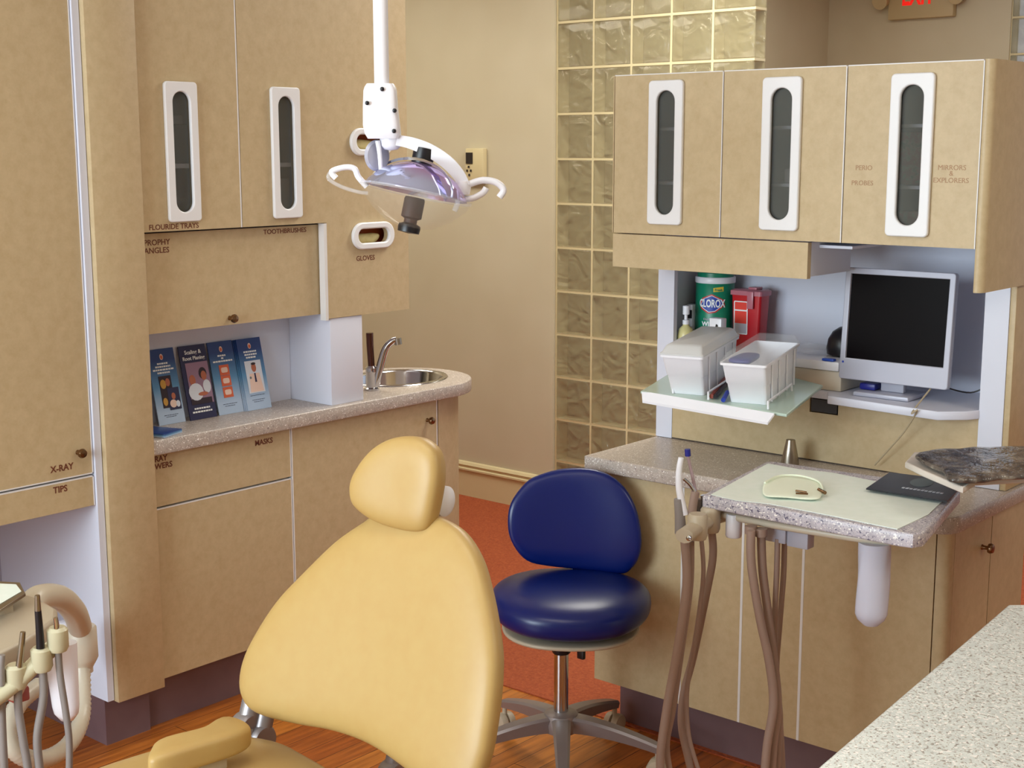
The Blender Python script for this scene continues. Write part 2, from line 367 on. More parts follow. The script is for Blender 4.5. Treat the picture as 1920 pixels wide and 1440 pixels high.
# exit sign on the far wall
p0 = on(1664, 38, 1, YF-.05); p1 = on(1786, 38, 1, YF-.05)
e = empty('exit_sign', 'beige emergency exit sign with red letters high on the far wall', 'sign', ((p0.x+p1.x)/2, YF-.04, p0.z))
MB().box(p0.x, p1.x, YF-.05, YF, p0.z, p0.z+.24, .006).build('housing', 'signbody', e)
t = MB(); text(t, 'EXIT', .150, lambda u, v, w_: Vector(((p0.x+p1.x)/2-.015+u, YF-.0502-w_, p0.z+.078+v)), 'CENTER', .002, .004, sx=.62); t.build('lettering', 'exitred', e, smooth=False)
for sx_ in (p0.x-.03, p1.x+.03):
    q = MB(); q.cyl((sx_, YF, p0.z+.13), (sx_, YF-.10, p0.z+.10), .035, .045); q.build('lamp_head', 'signbody', e)

# ================================================================== left run
XD = -3.20      # door face
ZL = .86        # worktop top
PAN = .018
def panel(mb, fn, u0, u1, v0, v1, holes=(), d=PAN): return shape(mb, [rect(u0, u1, v0, v1)]+list(holes), d, lambda a, b, c: fn(a, b, c-d))
def edge_frame(name, parent, fn, u0, u1, v0, v1, th=.0035, sides='lrtb'):
    q = MB(); d = PAN+.0005
    def bar(a, b, c, e_): shape(q, [rect(a, b, c, e_)], d, lambda x, y, z: fn(x, y, z-d+.0004))
    if 'l' in sides: bar(u0-th, u0, v0, v1)
    if 'r' in sides: bar(u1, u1+th, v0, v1)
    if 't' in sides: bar(u0, u1, v1, v1+th)
    if 'b' in sides: bar(u0, u1, v0-th, v0)
    return q.build('edge_band', 'edge', parent, smooth=False)
F = PX(XD)
# --- tall cabinet
tc_ = empty('tall_cabinet', 'tall tan cabinet with x-ray door, tips drawer and open bay below', 'cabinet', (-3.45, 1.6, 0))
q = MB(); q.box(-3.74, XD-.02, 2.016, 2.034, .155, 2.70); q.box(-3.72, XD-.02, .8, .82, .155, 2.70); q.box(-3.72, XD-.02, .82, 2.016, .705, .72)
q.build('carcass', 'white', tc_, smooth=False)
q = MB(); q.box(-3.74, -3.721, .8, 2.0155, .155, 2.70); q.build('back_panel', 'mon', tc_, smooth=False)  # grey instead of white, putting the bay's shade into the colour
q = MB(); q.box(XD-.02, XD+.008, 2.016, 2.036, .155, 2.70); q.build('side_panel_edge', 'white', tc_, smooth=False)
q = MB(); q.box(XD+.0, XD+.026, 2.038, 2.190, .150, 2.70, .002); q.build('filler_panel', 'lam', tc_)
q = MB(); q.box(XD-.03, XD-.001, 2.038, 2.190, .150, 2.70); q.build('filler_back', 'lam', tc_, smooth=False)
q = MB(); panel(q, F, .83, 2.010, .802, 2.69); dr = q.build('door', 'lam', tc_, smooth=False); knob(dr, F, 1.970, .863)
edge_frame('e', dr, F, .83, 2.010, .802, 2.69)
t = MB(); text(t, 'X-RAY', .024, lambda u, v, w_: F(1.888+u, .822+v, w_), bold=.0006, sx=.95); t.build('lettering', 'letter', dr, smooth=False)
q = MB(); panel(q, F, .83, 2.010, .712, .790); dr = q.build('drawer', 'lam', tc_, smooth=False); edge_frame('e', dr, F, .83, 2.010, .712, .790, sides='rt')
t = MB(); text(t, 'TIPS', .024, lambda u, v, w_: F(1.892+u, .766+v, w_), bold=.0006, sx=.95); t.build('lettering', 'letter', dr, smooth=False)
q = MB(); q.box(-3.27, -3.255, 2.045, 2.19, 0, .15); q.box(-3.74, -3.27, 2.045, 2.06, 0, .15); q.build('toe_kick', 'kick', tc_, smooth=False)
q = MB(); q.lathe([(.006, 0), (.006, .006), (.0001, .007)], Matrix.Translation((-3.28, 2.016, .19)) @ Matrix.Rotation(math.pi/2, 4, 'X'), 12); q.build('bolt', 'chrome', tc_)
# --- wall cabinet (two doors, flip door, open bay, glove bin)
wc = empty('wall_cabinet', 'tan wall cabinet with two slot-window doors, flip-up door and glove openings', 'cabinet', (-3.45, 2.7, 1.13))
Y0, Y1, YM, YG0 = 2.193, 3.214, 2.5385, 2.862
win = ((2.287, 2.388, 1.457, 1.830), (2.655, 2.757, 1.453, 1.827))
gh = [(2.965, 3.136, 1.345, 1.421), (2.965, 3.136, 1.70-.002, 1.776)]
gh[1] = (2.965, 3.136, 1.635, 1.712)
def gl_hole(g): return rrect(g[0]+.014, g[1]-.014, g[2]+.012, g[3]-.012, (g[3]-g[2])/2-.0125, 8)
q = MB(); panel(q, F, Y0, YM-.003, 1.430, 2.70, [slot_hole(*win[0])]); d1 = q.build('door', 'lam', wc, smooth=False)
edge_frame('e', d1, F, Y0, YM-.0035, 1.430, 2.70, .004, 'r')
q = MB(); L_ = [(YM+.003, 1.430), (YG0, 1.430), (YG0, 1.135), (Y1, 1.135), (Y1, 2.70), (YM+.003, 2.70)]
shape(q, [L_, slot_hole(*win[1]), gl_hole(gh[0]), gl_hole(gh[1])], PAN, lambda a, b, c: F(a, b, c-PAN)); d2 = q.build('front_panel', 'lam', wc, smooth=False)
slot_window(d1, F, *win[0]); slot_window(d2, F, *win[1])
for g in gh:
    q = MB(); shape(q, [rrect(g[0], g[1], g[2], g[3], (g[3]-g[2])/2-.001, 8), gl_hole(g)], .014, lambda a, b, c: F(a, b, c), .004); q.build('glove_opening_rim', 'frame', d2, ang=50)
q = MB(); q.box(XD-.06, XD-.0185, YM-.0045, YM+.0045, 1.44, 2.69); q.box(-3.50, XD-.019, Y0, Y1, 2.66, 2.70); q.box(-3.50, XD-.019, Y0, YG0, 1.432, 1.446)
q.box(-3.50, -3.485, Y0, Y1, 1.135, 2.66); q.box(-3.485, XD-.019, Y0, Y0+.015, 1.446, 2.66); q.box(-3.485, XD-.019, Y1-.015, Y1, 1.15, 2.66)
q.box(-3.485, XD-.019, YG0, YG0+.014, 1.135, 2.66); q.box(-3.485, XD-.02, YG0+.014, Y1-.015, 1.135, 1.15); q.box(-3.485, XD-.02, Y0, YG0, 1.60, 1.612)
q.box(-3.485, XD-.04, Y0+.001, YG0, 1.160, 1.172)
q.build('carcass', 'white', wc, smooth=False)
FL = PX(XD-.030); q = MB(); panel(q, FL, Y0, YG0-.004, 1.148, 1.424); fd = q.build('flip_door', 'lam', wc, smooth=False); knob(fd, FL, 2.506, 1.168)
q = MB(); q.box(XD-.024, XD+.0005, YG0-.012, YG0-.0005, 1.13, 1.428); q.build('edge_strip', 'edge', wc, smooth=False)
q = MB(); q.box(XD-.05, XD-.031, Y0, YG0-.012, 1.424, 1.4315); q.build('gap_shade_strip', 'gap', wc, smooth=False)  # dark strip painting the shade along the recessed flip door's top
for body, yy, zz, fn, par, s_ in (('FLOURIDE TRAYS', 2.222, 1.4355, F, d1, .0205), ('TOOTHBRUSHES', 2.640, 1.404, FL, fd, .0195), ('PROPHY', 2.224, 1.392, FL, fd, .022), ('ANGLES', 2.224, 1.370, FL, fd, .022), ('GLOVES', 2.982, 1.306, F, d2, .0215)):
    t = MB(); text(t, body, s_, lambda u, v, w_: fn(max(yy, Y0+.003)+u, zz+v, w_), bold=.0003, sx=1.03 if body != 'TOOTHBRUSHES' else 1.12); t.build('lettering', 'letter', par, smooth=False)
# glove boxes and gloves inside, cartons behind the windows
for i, g in enumerate(gh):
    if i == 0: o = MB().box(-3.47, XD-.045, g[0]-.05, g[1]+.03, 1.150, g[3]+.02, .003).build('glove_box', 'glovebox')
    else: o = MB().box(-3.47, XD-.045, g[0]-.05, g[1]+.03, gh[0][3]+.021, g[3]+.02, .003).build('glove_box', 'glovebox')
    tag(o, ['orange glove carton behind the lower oval opening marked gloves', 'orange glove carton behind the upper oval opening near the lamp'][i], 'box')
    pts = [(g[0]+.03+(.11)*k/9, 0) for k in range(10)]
    q = MB(); cy = (g[0]+g[1])/2; cz = (g[2]+g[3])/2-.012
    q.pad([(.055*math.cos(a)*(1+.1*math.sin(3*a)), .020*math.sin(a)*(1+.15*math.cos(2*a+i))) for a in [k*math.pi/6 for k in range(12)]], .034, lambda u, v, w_: Vector((XD-.027+w_*.8, cy+u, cz+v+.25*abs(u)*.2)))
    o = q.build('latex_glove', 'glove'); tag(o, ['cream glove bunched in the lower oval opening above the gloves lettering', 'cream glove bunched in the upper oval opening behind the lamp'][i], 'glove')
tag(MB().box(-3.47, -3.26, 2.24, 2.45, 1.613, 1.72, .003).build('carton', 'slate'), 'slate grey carton behind left slot window of wall cabinet', 'box')
tag(MB().box(-3.47, -3.26, 2.24, 2.45, 1.447, 1.598, .003).build('carton', 'maroon'), 'dark maroon carton low behind left slot window of wall cabinet', 'box')
tag(MB().box(-3.40, -3.27, 2.70, 2.78, 1.447, 1.565, .003).build('carton', 'white'), 'white carton with red side behind the right slot window', 'box')
tag(MB().box(-3.40, -3.27, 2.66, 2.698, 1.447, 1.55, .003).build('carton', 'red'), 'thin red carton beside white one behind the slot window', 'box')
tag(MB().box(-3.44, -3.27, 2.25, 2.40, 1.721, 1.745, .003).build('carton', 'pwhite'), 'flat white packet on top of slate grey carton in wall cabinet', 'box')
# white bay beneath: back, side block
bk = empty('bay_panel', 'white boxed end panel between brochure bay and sink', 'panel', (-3.4, 2.94, ZL))
q = MB(); q.box(-3.60, XD-.004, 2.870, 3.006, ZL, 1.134, .002); q.build('end_block', 'white', bk)
q = MB(); q.box(-3.415, -3.397, 2.192, 2.869, ZL, 1.134); q.build('back_panel', 'white', bk, smooth=False)
# --- base cabinets
bc = empty('base_cabinet', 'tan base cabinet with masks drawer over a wide door', 'cabinet', (-3.45, 2.45, 0))
FB = PX(XD-.008)
q = MB(); q.box(-3.70, XD-.028, 2.193, 2.699, .155, .815); q.build('carcass', 'edge', bc, smooth=False)
q = MB(); panel(q, FB, 2.193, 2.699, .664, .812); dr = q.build('drawer', 'lam', bc, smooth=False); edge_frame('e', dr, FB, 2.193, 2.699, .664, .812, .003, 'r')
for body, yy, zz in (('MASKS', 2.565, .7815), ('RAY', 2.212, .793), ('WERS', 2.212, .772)):
    t = MB(); text(t, body, .0225, lambda u, v, w_: FB(yy+u, zz+v, w_), bold=.0006)
    t.build('lettering', 'letter', dr, smooth=False)
q = MB(); panel(q, FB, 2.193, 2.699, .160, .655); dr = q.build('door', 'lam', bc, smooth=False); edge_frame('e', dr, FB, 2.193, 2.699, .160, .655, .003, 'rt')
q = MB(); q.box(-3.285, XD-.07, 2.193, 2.70, 0, .158); q.build('toe_kick', 'kick', bc, smooth=False)
sc = empty('sink_cabinet', 'tan sink base cabinet with one door and curved end panel', 'cabinet', (-3.43, 3.1, 0))
q = MB(); panel(q, FB, 2.709, 3.345, .160, .812); dr = q.build('door', 'lam', sc, smooth=False); edge_frame('e', dr, FB, 2.709, 3.345, .160, .812, .004, 'lr'); knob(dr, FB, 3.300, .750)
q = MB(); q.box(-3.63, XD-.028, 2.709, 3.352, .155, .73); q.build('carcass', 'edge', sc, smooth=False)
def arcpts(cx, cy, rx, ry, a0, a1, n=16): return [(cx+rx*math.cos(math.radians(a0+(a1-a0)*k/n)), cy+ry*math.sin(math.radians(a0+(a1-a0)*k/n))) for k in range(n+1)]
o1 = arcpts(-3.418, 3.356, .208, .235, 0, 180); o2 = [(x_, y_) for x_, y_ in arcpts(-3.418, 3.356, .188, .215, 180, 0)]
q = MB(); shape(q, [o1+o2], .655, lambda u, v, w_: Vector((u, v, .160+w_))); q.build('curved_end_panel', 'lam', sc, ang=30)
q = MB(); shape(q, [arcpts(-3.418, 3.356, .14, .165, 0, 180)+[(-3.558, 2.71), (-3.278, 2.71)]], .155, lambda u, v, w_: Vector((u, v, w_))); q.build('toe_kick', 'kick', sc, ang=30)
# --- worktop with sink hole
def ell(cx, cy, rx, ry, n=40): return [(cx+rx*math.cos(2*math.pi*k/n), cy+ry*math.sin(2*math.pi*k/n)) for k in range(n)]
SX, SY = -3.425, 3.375
outl = [(-3.182, 2.192), (-3.182, 3.36)] + arcpts(-3.415, 3.385, .240, .245, 8, 172, 18) + [(-3.655, 3.36), (-3.655, 2.192)]
q = MB(); shape(q, [outl, ell(SX, SY, .148, .178)], .042, PZ(ZL-.042), .004)
ct = q.build('countertop', 'stone', ang=45); tag(ct, 'speckled grey-beige worktop with rounded end holding the sink', 'countertop')
sk = empty('sink', 'round stainless steel sink set in the rounded end of the worktop', 'sink', (SX, SY, ZL))
def ering(rx, ry, z, n=40): return [Vector((SX+rx*math.cos(2*math.pi*k/n), SY+ry*math.sin(2*math.pi*k/n), z)) for k in range(n)]
q = MB(); q.loft([ering(.163, .194, ZL+.001), ering(.160, .190, ZL+.005), ering(.148, .178, ZL+.005), ering(.142, .172, ZL-.003), ering(.136, .165, ZL-.09), ering(.10, .12, ZL-.12), ering(.02, .02, ZL-.123)], False, True); q.build('basin', 'chrome', sk, ang=60)
q = MB(); q.lathe([(.018, 0), (.018, .004), (.001, .004)], Matrix.Translation((SX, SY, ZL-.123))); q.build('drain', 'steel', sk)
fp = on(697, 731, 2, ZL); fe = empty('faucet', 'chrome faucet with tall lever and angled spout beside the sink', 'faucet', fp)
q = MB(); T0 = Matrix.Translation(fp); q.lathe([(.026, 0), (.026, .006), (.019, .010), (.018, .055), (.020, .060), (.020, .075), (.014, .082), (.001, .083)], T0); q.build('body', 'chrome', fe)
R_ = lambda px, py: onplane(px, py, fp, fh)
q = MB(); q.tube([R_(697, 700), R_(696, 680), R_(694, 650), R_(693, 624)], .011, sub=5, r1=.0125); q.build('lever', 'handle', fe)
q = MB(); q.tube([R_(704, 722), R_(712, 690), R_(722, 655), R_(734, 641), R_(744, 637)], .0145, sub=5, r1=.011); sp_ = q.build('spout', 'chrome', fe)
q = MB(); q.cyl(R_(745, 634), R_(747, 646), .013); q.build('aerator', 'steel', sp_)

# brochures leaning in the bay
def leaflet(label, grp, y0, y1, xb, ztop, kind, yaw=0):
    W_ = y1-y0; H_ = .222; lean = math.radians(13)
    base = Vector((xb, (y0+y1)/2, ZL+.0005))
    Mx = Matrix.Translation(base) @ Matrix.Rotation(yaw, 4, 'Z') @ Matrix.Rotation(-lean, 4, 'Y')
    f = lambda u, v, w_: Mx @ Vector((w_, u, v))
    e = empty('brochure', label, 'brochure', base, grp)
    q = MB()
    for k, th in enumerate((0, -.004, -.008) if kind == 'dentist' else (0,)):
        q.add([f(a+(-.004*k), b, c+th) for c in (-.003, 0) for a, b in ((-W_/2, 0), (W_/2, 0), (W_/2, H_), (-W_/2, H_))], [(3, 2, 1, 0), (4, 5, 6, 7), (0, 1, 5, 4), (1, 2, 6, 5), (2, 3, 7, 6), (3, 0, 4, 7)])
    q.build('cover', 'pblue' if kind == 'scaling' else 'cover', e, smooth=False)
    def patch(m, loop, lift=.0006, nm='print'):
        p = MB(); shape(p, [loop], .0004, lambda a, b, c: f(a, b, c+lift)); p.build(nm, m, e, smooth=False)
    def lines(rows, m='wtext'):
        p = MB()
        for (v, hw, th) in rows:
            x = -hw
            while x < hw-.002:
                l = random.uniform(.004, .010); l = min(l, hw-x); shape(p, [rect(x, x+l, v, v+th)], .0004, lambda a, b, c: f(a, b, c+.0006)); x += l+.0016
        p.build('text_lines', m, e, smooth=False)
    if kind == 'scaling':
        t = MB(); text(t, 'Scaling &', .0165, lambda u, v, w_: f(u, .196+v, w_+.0006), 'CENTER', bold=.0003); text(t, 'Root Planing', .0155, lambda u, v, w_: f(u, .178+v, w_+.0006), 'CENTER', bold=.0003); t.build('title', 'wtext', e, smooth=False)
        patch('ppurple', rect(-.034, .046, .045, .170)); patch('pdark', ell(.022, .135, .014, .018, 14), .0012); patch('skin', ell(.024, .128, .010, .014, 14), .0016)
        patch('skin', ell(-.018, .118, .011, .016, 14), .0012); patch('pwhite', ell(-.012, .082, .026, .026, 16), .0014); patch('pwhite', ell(.030, .095, .014, .020, 14), .0012); patch('pdark', rect(-.034, .040, .045, .062), .0012); patch('skin', ell(.012, .074, .018, .006, 12), .0018)
        lines([(.030, .028, .005), (.020, .036, .005)])
    else:
        patch('ppale', ell(0, .198, .006, .009, 12)); patch('porange', ell(0, .197, .004, .006, 12), .001)
    if kind == 'family':
        lines([(.176, .018, .005), (.167, .026, .005), (.158, .036, .005), (.149, .022, .005)])
        patch('pdark', rect(-.022, .020, .048, .142)); patch('pblue', rect(.0, .040, .040, .105), .0004+.0006)
        patch('pgold', ell(-.010, .118, .010, .014, 12), .0014); patch('skin', ell(.006, .122, .008, .012, 12), .0016); patch('skin', ell(.018, .080, .007, .010, 12), .0016)
        patch('ppale', ell(.014, .058, .012, .012, 12), .0016); patch('pgold', ell(-.012, .066, .008, .012, 12), .0016); patch('pwhite', ell(.030, .056, .007, .010, 12), .0018)
        lines([(.026, .024, .0012), (.021, .018, .0012)], 'pblue')
    if kind == 'teeth':
        lines([(.176, .016, .005), (.168, .004, .005), (.159, .036, .005)])
        for v in (.118, .085, .050): patch('porange', rect(-.018, .018, v, v+.032)); patch('ppale', rrect(-.012, .012, v+.008, v+.024, .005, 3), .0012)
        lines([(.030, .026, .0012), (.024, .020, .0012)], 'pblue')
    if kind == 'dentist':
        lines([(.178, .026, .005), (.169, .024, .005), (.160, .020, .005)])
        patch('pwhite', rect(-.030, .032, .052, .152)); patch('skin', ell(.002, .130, .009, .014, 14), .0012); patch('pdark', ell(.002, .142, .009, .004, 10), .0016); patch('ppale', [(-.024, .055), (.028, .055), (.020, .112), (-.018, .112)], .0010); patch('pblue', [(-.001, .085), (.006, .085), (.005, .113), (0, .113)], .0014); patch('slate', ell(-.016, .10, .004, .004, 8), .0014)
        lines([(.044, .028, .0014), (.030, .024, .0012), (.024, .018, .0012)], 'pblue')
G = None
leaflet('blue dental leaflet with collage of faces, first from the tall cabinet', G, 2.328, 2.420, -3.343, 1.08, 'family')
leaflet('black scaling and root planing leaflet with seated patient picture', G, 2.433, 2.530, -3.337, 1.08, 'scaling')
leaflet('blue dental leaflet with three orange tooth pictures', G, 2.540, 2.632, -3.339, 1.08, 'teeth')
leaflet('stack of blue leaflets picturing a dentist in white coat', G, 2.642, 2.734, -3.330, 1.08, 'dentist')
q = MB(); q.box(-3.30, -3.20, 2.215, 2.30, ZL+.0005, ZL+.012, .001, Matrix.Translation((-3.25, 2.26, 0)) @ Matrix.Rotation(.35, 4, 'Z') @ Matrix.Translation((3.25, -2.26, 0))); tag(q.build('brochure', 'cover'), 'blue leaflet lying flat on worktop against the tall cabinet', 'brochure')

# ================================================================== island
ZI = .81; YC0 = 3.0; XI0, XI1 = -2.30, -1.245; YI = 3.05
isl = empty('island_cabinet', 'tan island base cabinet with four panel doors and side door', 'cabinet', (-1.78, 3.25, 0))
fi = PY(YI)
q = MB(); q.box(-2.285, -1.296, YI+.001, 3.52, .155, .768); q.build('carcass', 'edge', isl, smooth=False)
for a, b in ((-2.290, -2.001), (-1.995, -1.814), (-1.808, -1.638), (-1.632, -1.292)):
    q = MB(); shape(q, [rect(a, b, .150, .764)], PAN, lambda u, v, w_: fi(u, v, w_)); d = q.build('door', 'lam', isl, smooth=False)
q = MB()
for x_ in (-1.998, -1.811, -1.635): q.box(x_-.0035, x_+.0035, YI-.0190, YI, .150, .764)
q.build('seam_strip', 'edge', isl, smooth=False)
q = MB(); shape(q, [[(-1.289, YI-.018), (-1.272, YI-.016), (-1.262, YI-.006), (-1.262, YI+.02), (-1.289, YI+.02)]], .614, PZ(.150)); q.build('corner_post', 'lam', isl, ang=60)
fs_ = PX(-1.2955)
q = MB(); shape(q, [rect(YI+.0205, 3.29, .150, .764)], .034, lambda u, v, w_: fs_(u, v, w_)); sd = q.build('side_door', 'lam', isl, smooth=False); knob(sd, lambda u, v, w_: fs_(u, v, w_+.034), 3.235, .690, 'bronze')
q = MB(); shape(q, [rect(3.294, 3.52, .150, .764)], .034, lambda u, v, w_: fs_(u, v, w_)); q.build('side_panel', 'lam', isl, smooth=False)
q = MB(); q.box(-2.26, -1.30, 3.118, 3.50, 0, .155); q.build('toe_kick', 'kick', isl, smooth=False)
q = MB(); shape(q, [[(XI0, YC0+.004)] + rrect(XI0, XI1, YC0, 3.56, .03, 6)[0:21]], .040, PZ(ZI-.041), .004)
q = MB(); shape(q, [[(XI0, YC0)] + arcpts(XI1-.05, YC0+.05, .05, .05, -90, 0, 8) + [(XI1, 3.56), (XI0, 3.56)]], .041, PZ(ZI-.041), .004); tag(q.build('countertop', 'stone', ang=45), 'speckled island worktop beneath the hutch and delivery tray', 'countertop')
# --- hutch standing on the worktop
YH = 3.34; HX0, HX1 = -2.303, -1.268
YU = 3.10
hu = empty('hutch', 'tan and white hutch on island with three slot-window doors above', 'cabinet', (-1.78, 3.45, ZI))
fu = PY(YU)
q = MB(); q.box(HX0, HX0+.056, YH, YH+.018, ZI+.001, 1.42, .001); q.box(HX0, HX0+.016, YH+.0185, 3.60, ZI+.001, 1.42); q.box(HX1-.062, HX1-.0, YH, 3.60, ZI+.001, 1.42, .001); q.box(HX0+.0165, HX1-.062, 3.585, 3.60, ZI+.001, 1.42)
q.build('upright_panels', 'white', hu, smooth=False)
q = MB(); q.box(HX1+.0005, HX1+.016, YH+.001, 3.62, ZI+.001, 1.42, .002); q.build('side_cladding', 'lam', hu)
q = MB(); cut = rect(-1.80, -1.715, .945, .985); shape(q, [rect(HX0+.0565, HX1-.0625, ZI+.004, .985), cut], .016, lambda u, v, w_: Vector((u, YH+.018-w_, v))); q.build('lower_panel', 'lam', hu, smooth=False)
knob(hu, PY(YH+.002), HX0+.070, .968, 'bronze', .006)
# shelf with a projecting monitor part
q = MB(); shape(q, [[(HX0+.0565, YH), (-1.745, YH), (-1.715, YH-.055), (-1.40, YH-.085), (-1.345, YH-.035), (HX1-.0625, YH-.005), (HX1-.0625, 3.584), (HX0+.017, 3.584), (HX0+.017, YH+.019), (HX0+.0565, YH+.019)]], .022, PZ(.985), .002); q.build('shelf', 'white', hu, ang=50)
# upper box
UB0, UB1 = 1.424, 1.845
DX = (-2.291, -1.9455, -1.6005, -1.264)
wins = ((-2.168, -2.066, 1.454, 1.826), (-1.823, -1.720, 1.451, 1.823), (-1.480, -1.379, 1.449, 1.820))
dd = []
for i in range(3):
    q = MB(); a, b = DX[i]+.002, DX[i+1]-.003
    shape(q, [rect(a, b, UB0, UB1), slot_hole(*wins[i])], PAN, lambda u, v, w_: fu(u, v, w_-PAN)); d = q.build('door', 'lam', hu, smooth=False); dd.append(d)
    slot_window(d, fu, *wins[i])
    edge_frame('e', d, fu, a, b, UB0, UB1, .0025, 'rt')
for body, x_, z_ in (('PERIO', -1.570, 1.600), ('PROBES', -1.579, 1.564), ('MIRRORS', -1.363, 1.602), ('&', -1.335, 1.589), ('EXPLORERS', -1.373, 1.573)):
    t = MB(); text(t, body, .0165, lambda u, v, w_: fu(x_+u, z_+v, w_)); t.build('lettering', 'letterpale', dd[2], smooth=False)
q = MB(); q.box(DX[0], DX[3], 3.585, 3.60, UB0, UB1); q.box(DX[0], DX[3], YU+.0185, 3.585, UB1-.015, UB1); q.box(DX[0], DX[3], YU+.0185, 3.585, UB0, UB0+.015)
q.box(DX[0], DX[0]+.014, YU+.0185, 3.585, UB0+.015, UB1-.015)
for x_ in DX[1:3]: q.box(x_-.009, x_+.009, YU+.0195, 3.585, UB0+.015, UB1-.015)
for zz in (1.555, 1.70):
    for k in range(3): q.box(DX[k]+.015, DX[k+1]-.010, YU+.06, 3.585, zz, zz+.008)
q.build('carcass', 'white', hu, smooth=False)
q = MB(); q.box(DX[0]-.003, DX[0], YU-.0, 3.60, UB0, UB1); q.box(-2.291, -1.690, YU, YU+.018, 1.330, 1.4205); q.box(-2.291, -2.275, YU+.018, 3.33, 1.330, 1.4205); q.build('valance', 'lam', hu, smooth=False)
q = MB(); q.box(-1.708, -1.690, YU+.0185, 3.33, 1.335, 1.4205); q.box(-1.69, -1.60, YU+.06, 3.33, 1.405, 1.412); q.build('valance_return', 'white', hu, smooth=False)
q = MB(); shape(q, [[(-1.263, YU-.001), (-1.256, YU-.004), (-1.246, YU+.002), (-1.241, YU+.014), (-1.241, 3.62), (-1.263, 3.62)]], .524, PZ(1.324)); q.build('end_panel', 'lam', hu, ang=60)
# things behind the small windows
tag(MB().box(-2.19, -2.03, 3.24, 3.34, 1.5635, 1.612, .004).build('pouch_box', 'rose'), 'rose pink box on shelf behind leftmost hutch window', 'box')
tag(MB().box(-2.17, -2.04, 3.25, 3.33, 1.6125, 1.634, .004).build('folded_paper', 'lilac'), 'folded lilac paper on the rose box behind hutch window', 'paper')
tag(MB().box(-1.82, -1.68, 3.20, 3.30, 1.5635, 1.60, .003).build('carton', 'plastic'), 'small white carton behind the middle hutch window', 'box')
tag(MB().box(-1.53, -1.43, 3.22, 3.25, 1.5635, 1.69, .003).build('reflection_card', 'reflect'), 'mottled card added for the reflection in the hutch window marked probes', 'card')  # added card, its colour standing in for the pane's reflection
tag(MB().box(-1.415, -1.32, 3.26, 3.36, 1.5635, 1.66, .003).build('carton', 'slate'), 'slate carton beside the reflection card behind right hutch window', 'box')
tag(MB().box(-1.50, -1.36, 3.20, 3.30, 1.4395, 1.50, .003).build('reflection_card', 'reflect'), 'mottled pack added for the reflection in right hutch window', 'box')  # second added pack, likewise coloured as the reflection
# wall outlet in the hutch, cut-out
q = MB(); q.box(-1.796, -1.719, YH+.003, YH+.012, .948, .982); o = q.build('grommet_insert', 'black'); tag(o, 'black cable opening in the tan panel below the shelf', 'grommet')
q = MB(); pq = on(1823, 665, 1, 3.57); q.box(-1.352, -1.3305, 3.40, 3.43, 1.10, 1.165, .004); tag(q.build('power_adapter', 'black'), 'small black power adapter beside the monitor on hutch side', 'adapter')

# ------------------------------------------------ things on the shelf (z = 1.007)
ZS = 1.0075
def cyl_wrap(cx, cy, r, a0, z0):       # wraps u, v around a can
    return lambda u, v, w_: Vector((cx+(r+w_)*math.sin(a0+u/r), cy-(r+w_)*math.cos(a0+u/r), z0+v))
cc = Vector((-2.209, 3.50, ZS)); R0 = .057; zt = 1.288
cl = empty('wipes_canister', 'green disinfecting wipes canister with white rim on the hutch shelf', 'canister', cc)
q = MB(); q.lathe([(.055, 0), (R0, .004), (R0, zt-ZS-.022), (.054, zt-ZS-.018)], Matrix.Translation(cc), 40); q.build('label_wrap', 'green', cl)
q = MB(); q.lathe([(.0585, zt-ZS-.026), (.0595, zt-ZS-.024), (.0595, zt-ZS-.010), (.058, zt-ZS-.008), (.052, zt-ZS-.008)], Matrix.Translation(cc), 40); q.build('rim', 'plastic', cl)
q = MB(); q.lathe([(.053, zt-ZS-.008), (.053, zt-ZS+.004), (.045, zt-ZS+.008), (.001, zt-ZS+.008)], Matrix.Translation(cc), 40); q.build('lid', 'green', cl)
A0 = .40
wr = lambda lift: (lambda u, v, w_: cyl_wrap(cc.x, cc.y, R0, A0, 0)(u, v, w_+lift))
def wrapshape(m, loop, lift, nm='print'):
    q = MB(); n = len(loop); pts = []
    cx = sum(p[0] for p in loop)/n; cz = sum(p[1] for p in loop)/n
    f = wr(lift); rings = [[f(cx+(p[0]-cx)*s, cz+(p[1]-cz)*s, 0) for p in loop] for s in (.01, .35, .7, 1)]; q.loft(rings, False, False); return q.build(nm, m, cl)
def dense(loop, k=6): return [(a[0]+(b[0]-a[0])*t/k, a[1]+(b[1]-a[1])*t/k) for a, b in zip(loop, loop[1:]+loop[:1]) for t in range(k)]
zc = 1.204
hexa = lambda s, du=0: dense([(-.040*s+du, zc-.004*s), (-.030*s+du, zc+.016*s), (0+du, zc+.028*s), (.034*s+du, zc+.012*s), (.040*s+du, zc-.004*s), (.012*s+du, zc-.026*s), (-.010*s+du, zc-.030*s), (-.034*s+du, zc-.016*s)])
wrapshape('logored', hexa(1.0), .0006); wrapshape('wtext', hexa(.86), .0009); wrapshape('logoblue', hexa(.80), .0012)
t = MB(); text(t, 'CLOROX', .030, lambda u, v, w_: wr(.0016)(u, zc-.010+v, w_), 'CENTER', bold=.0009, sx=.62, sy=1.05)
text(t, 'WIPES', .018, lambda u, v, w_: wr(.0010)(u-.004, 1.138+v, w_), 'CENTER', bold=.0006); t.build('lettering', 'wtext', cl, smooth=False)
t = MB(); text(t, 'Disinfecting', .0085, lambda u, v, w_: wr(.0010)(u-.004, 1.155+v, w_), 'CENTER', bold=.0001); t.build('small_lettering', 'mon', cl, smooth=False)
wrapshape('yel2', dense([(.004, zc+.034), (.034, zc+.036), (.034, zc+.050), (.004, zc+.046)]), .0006)
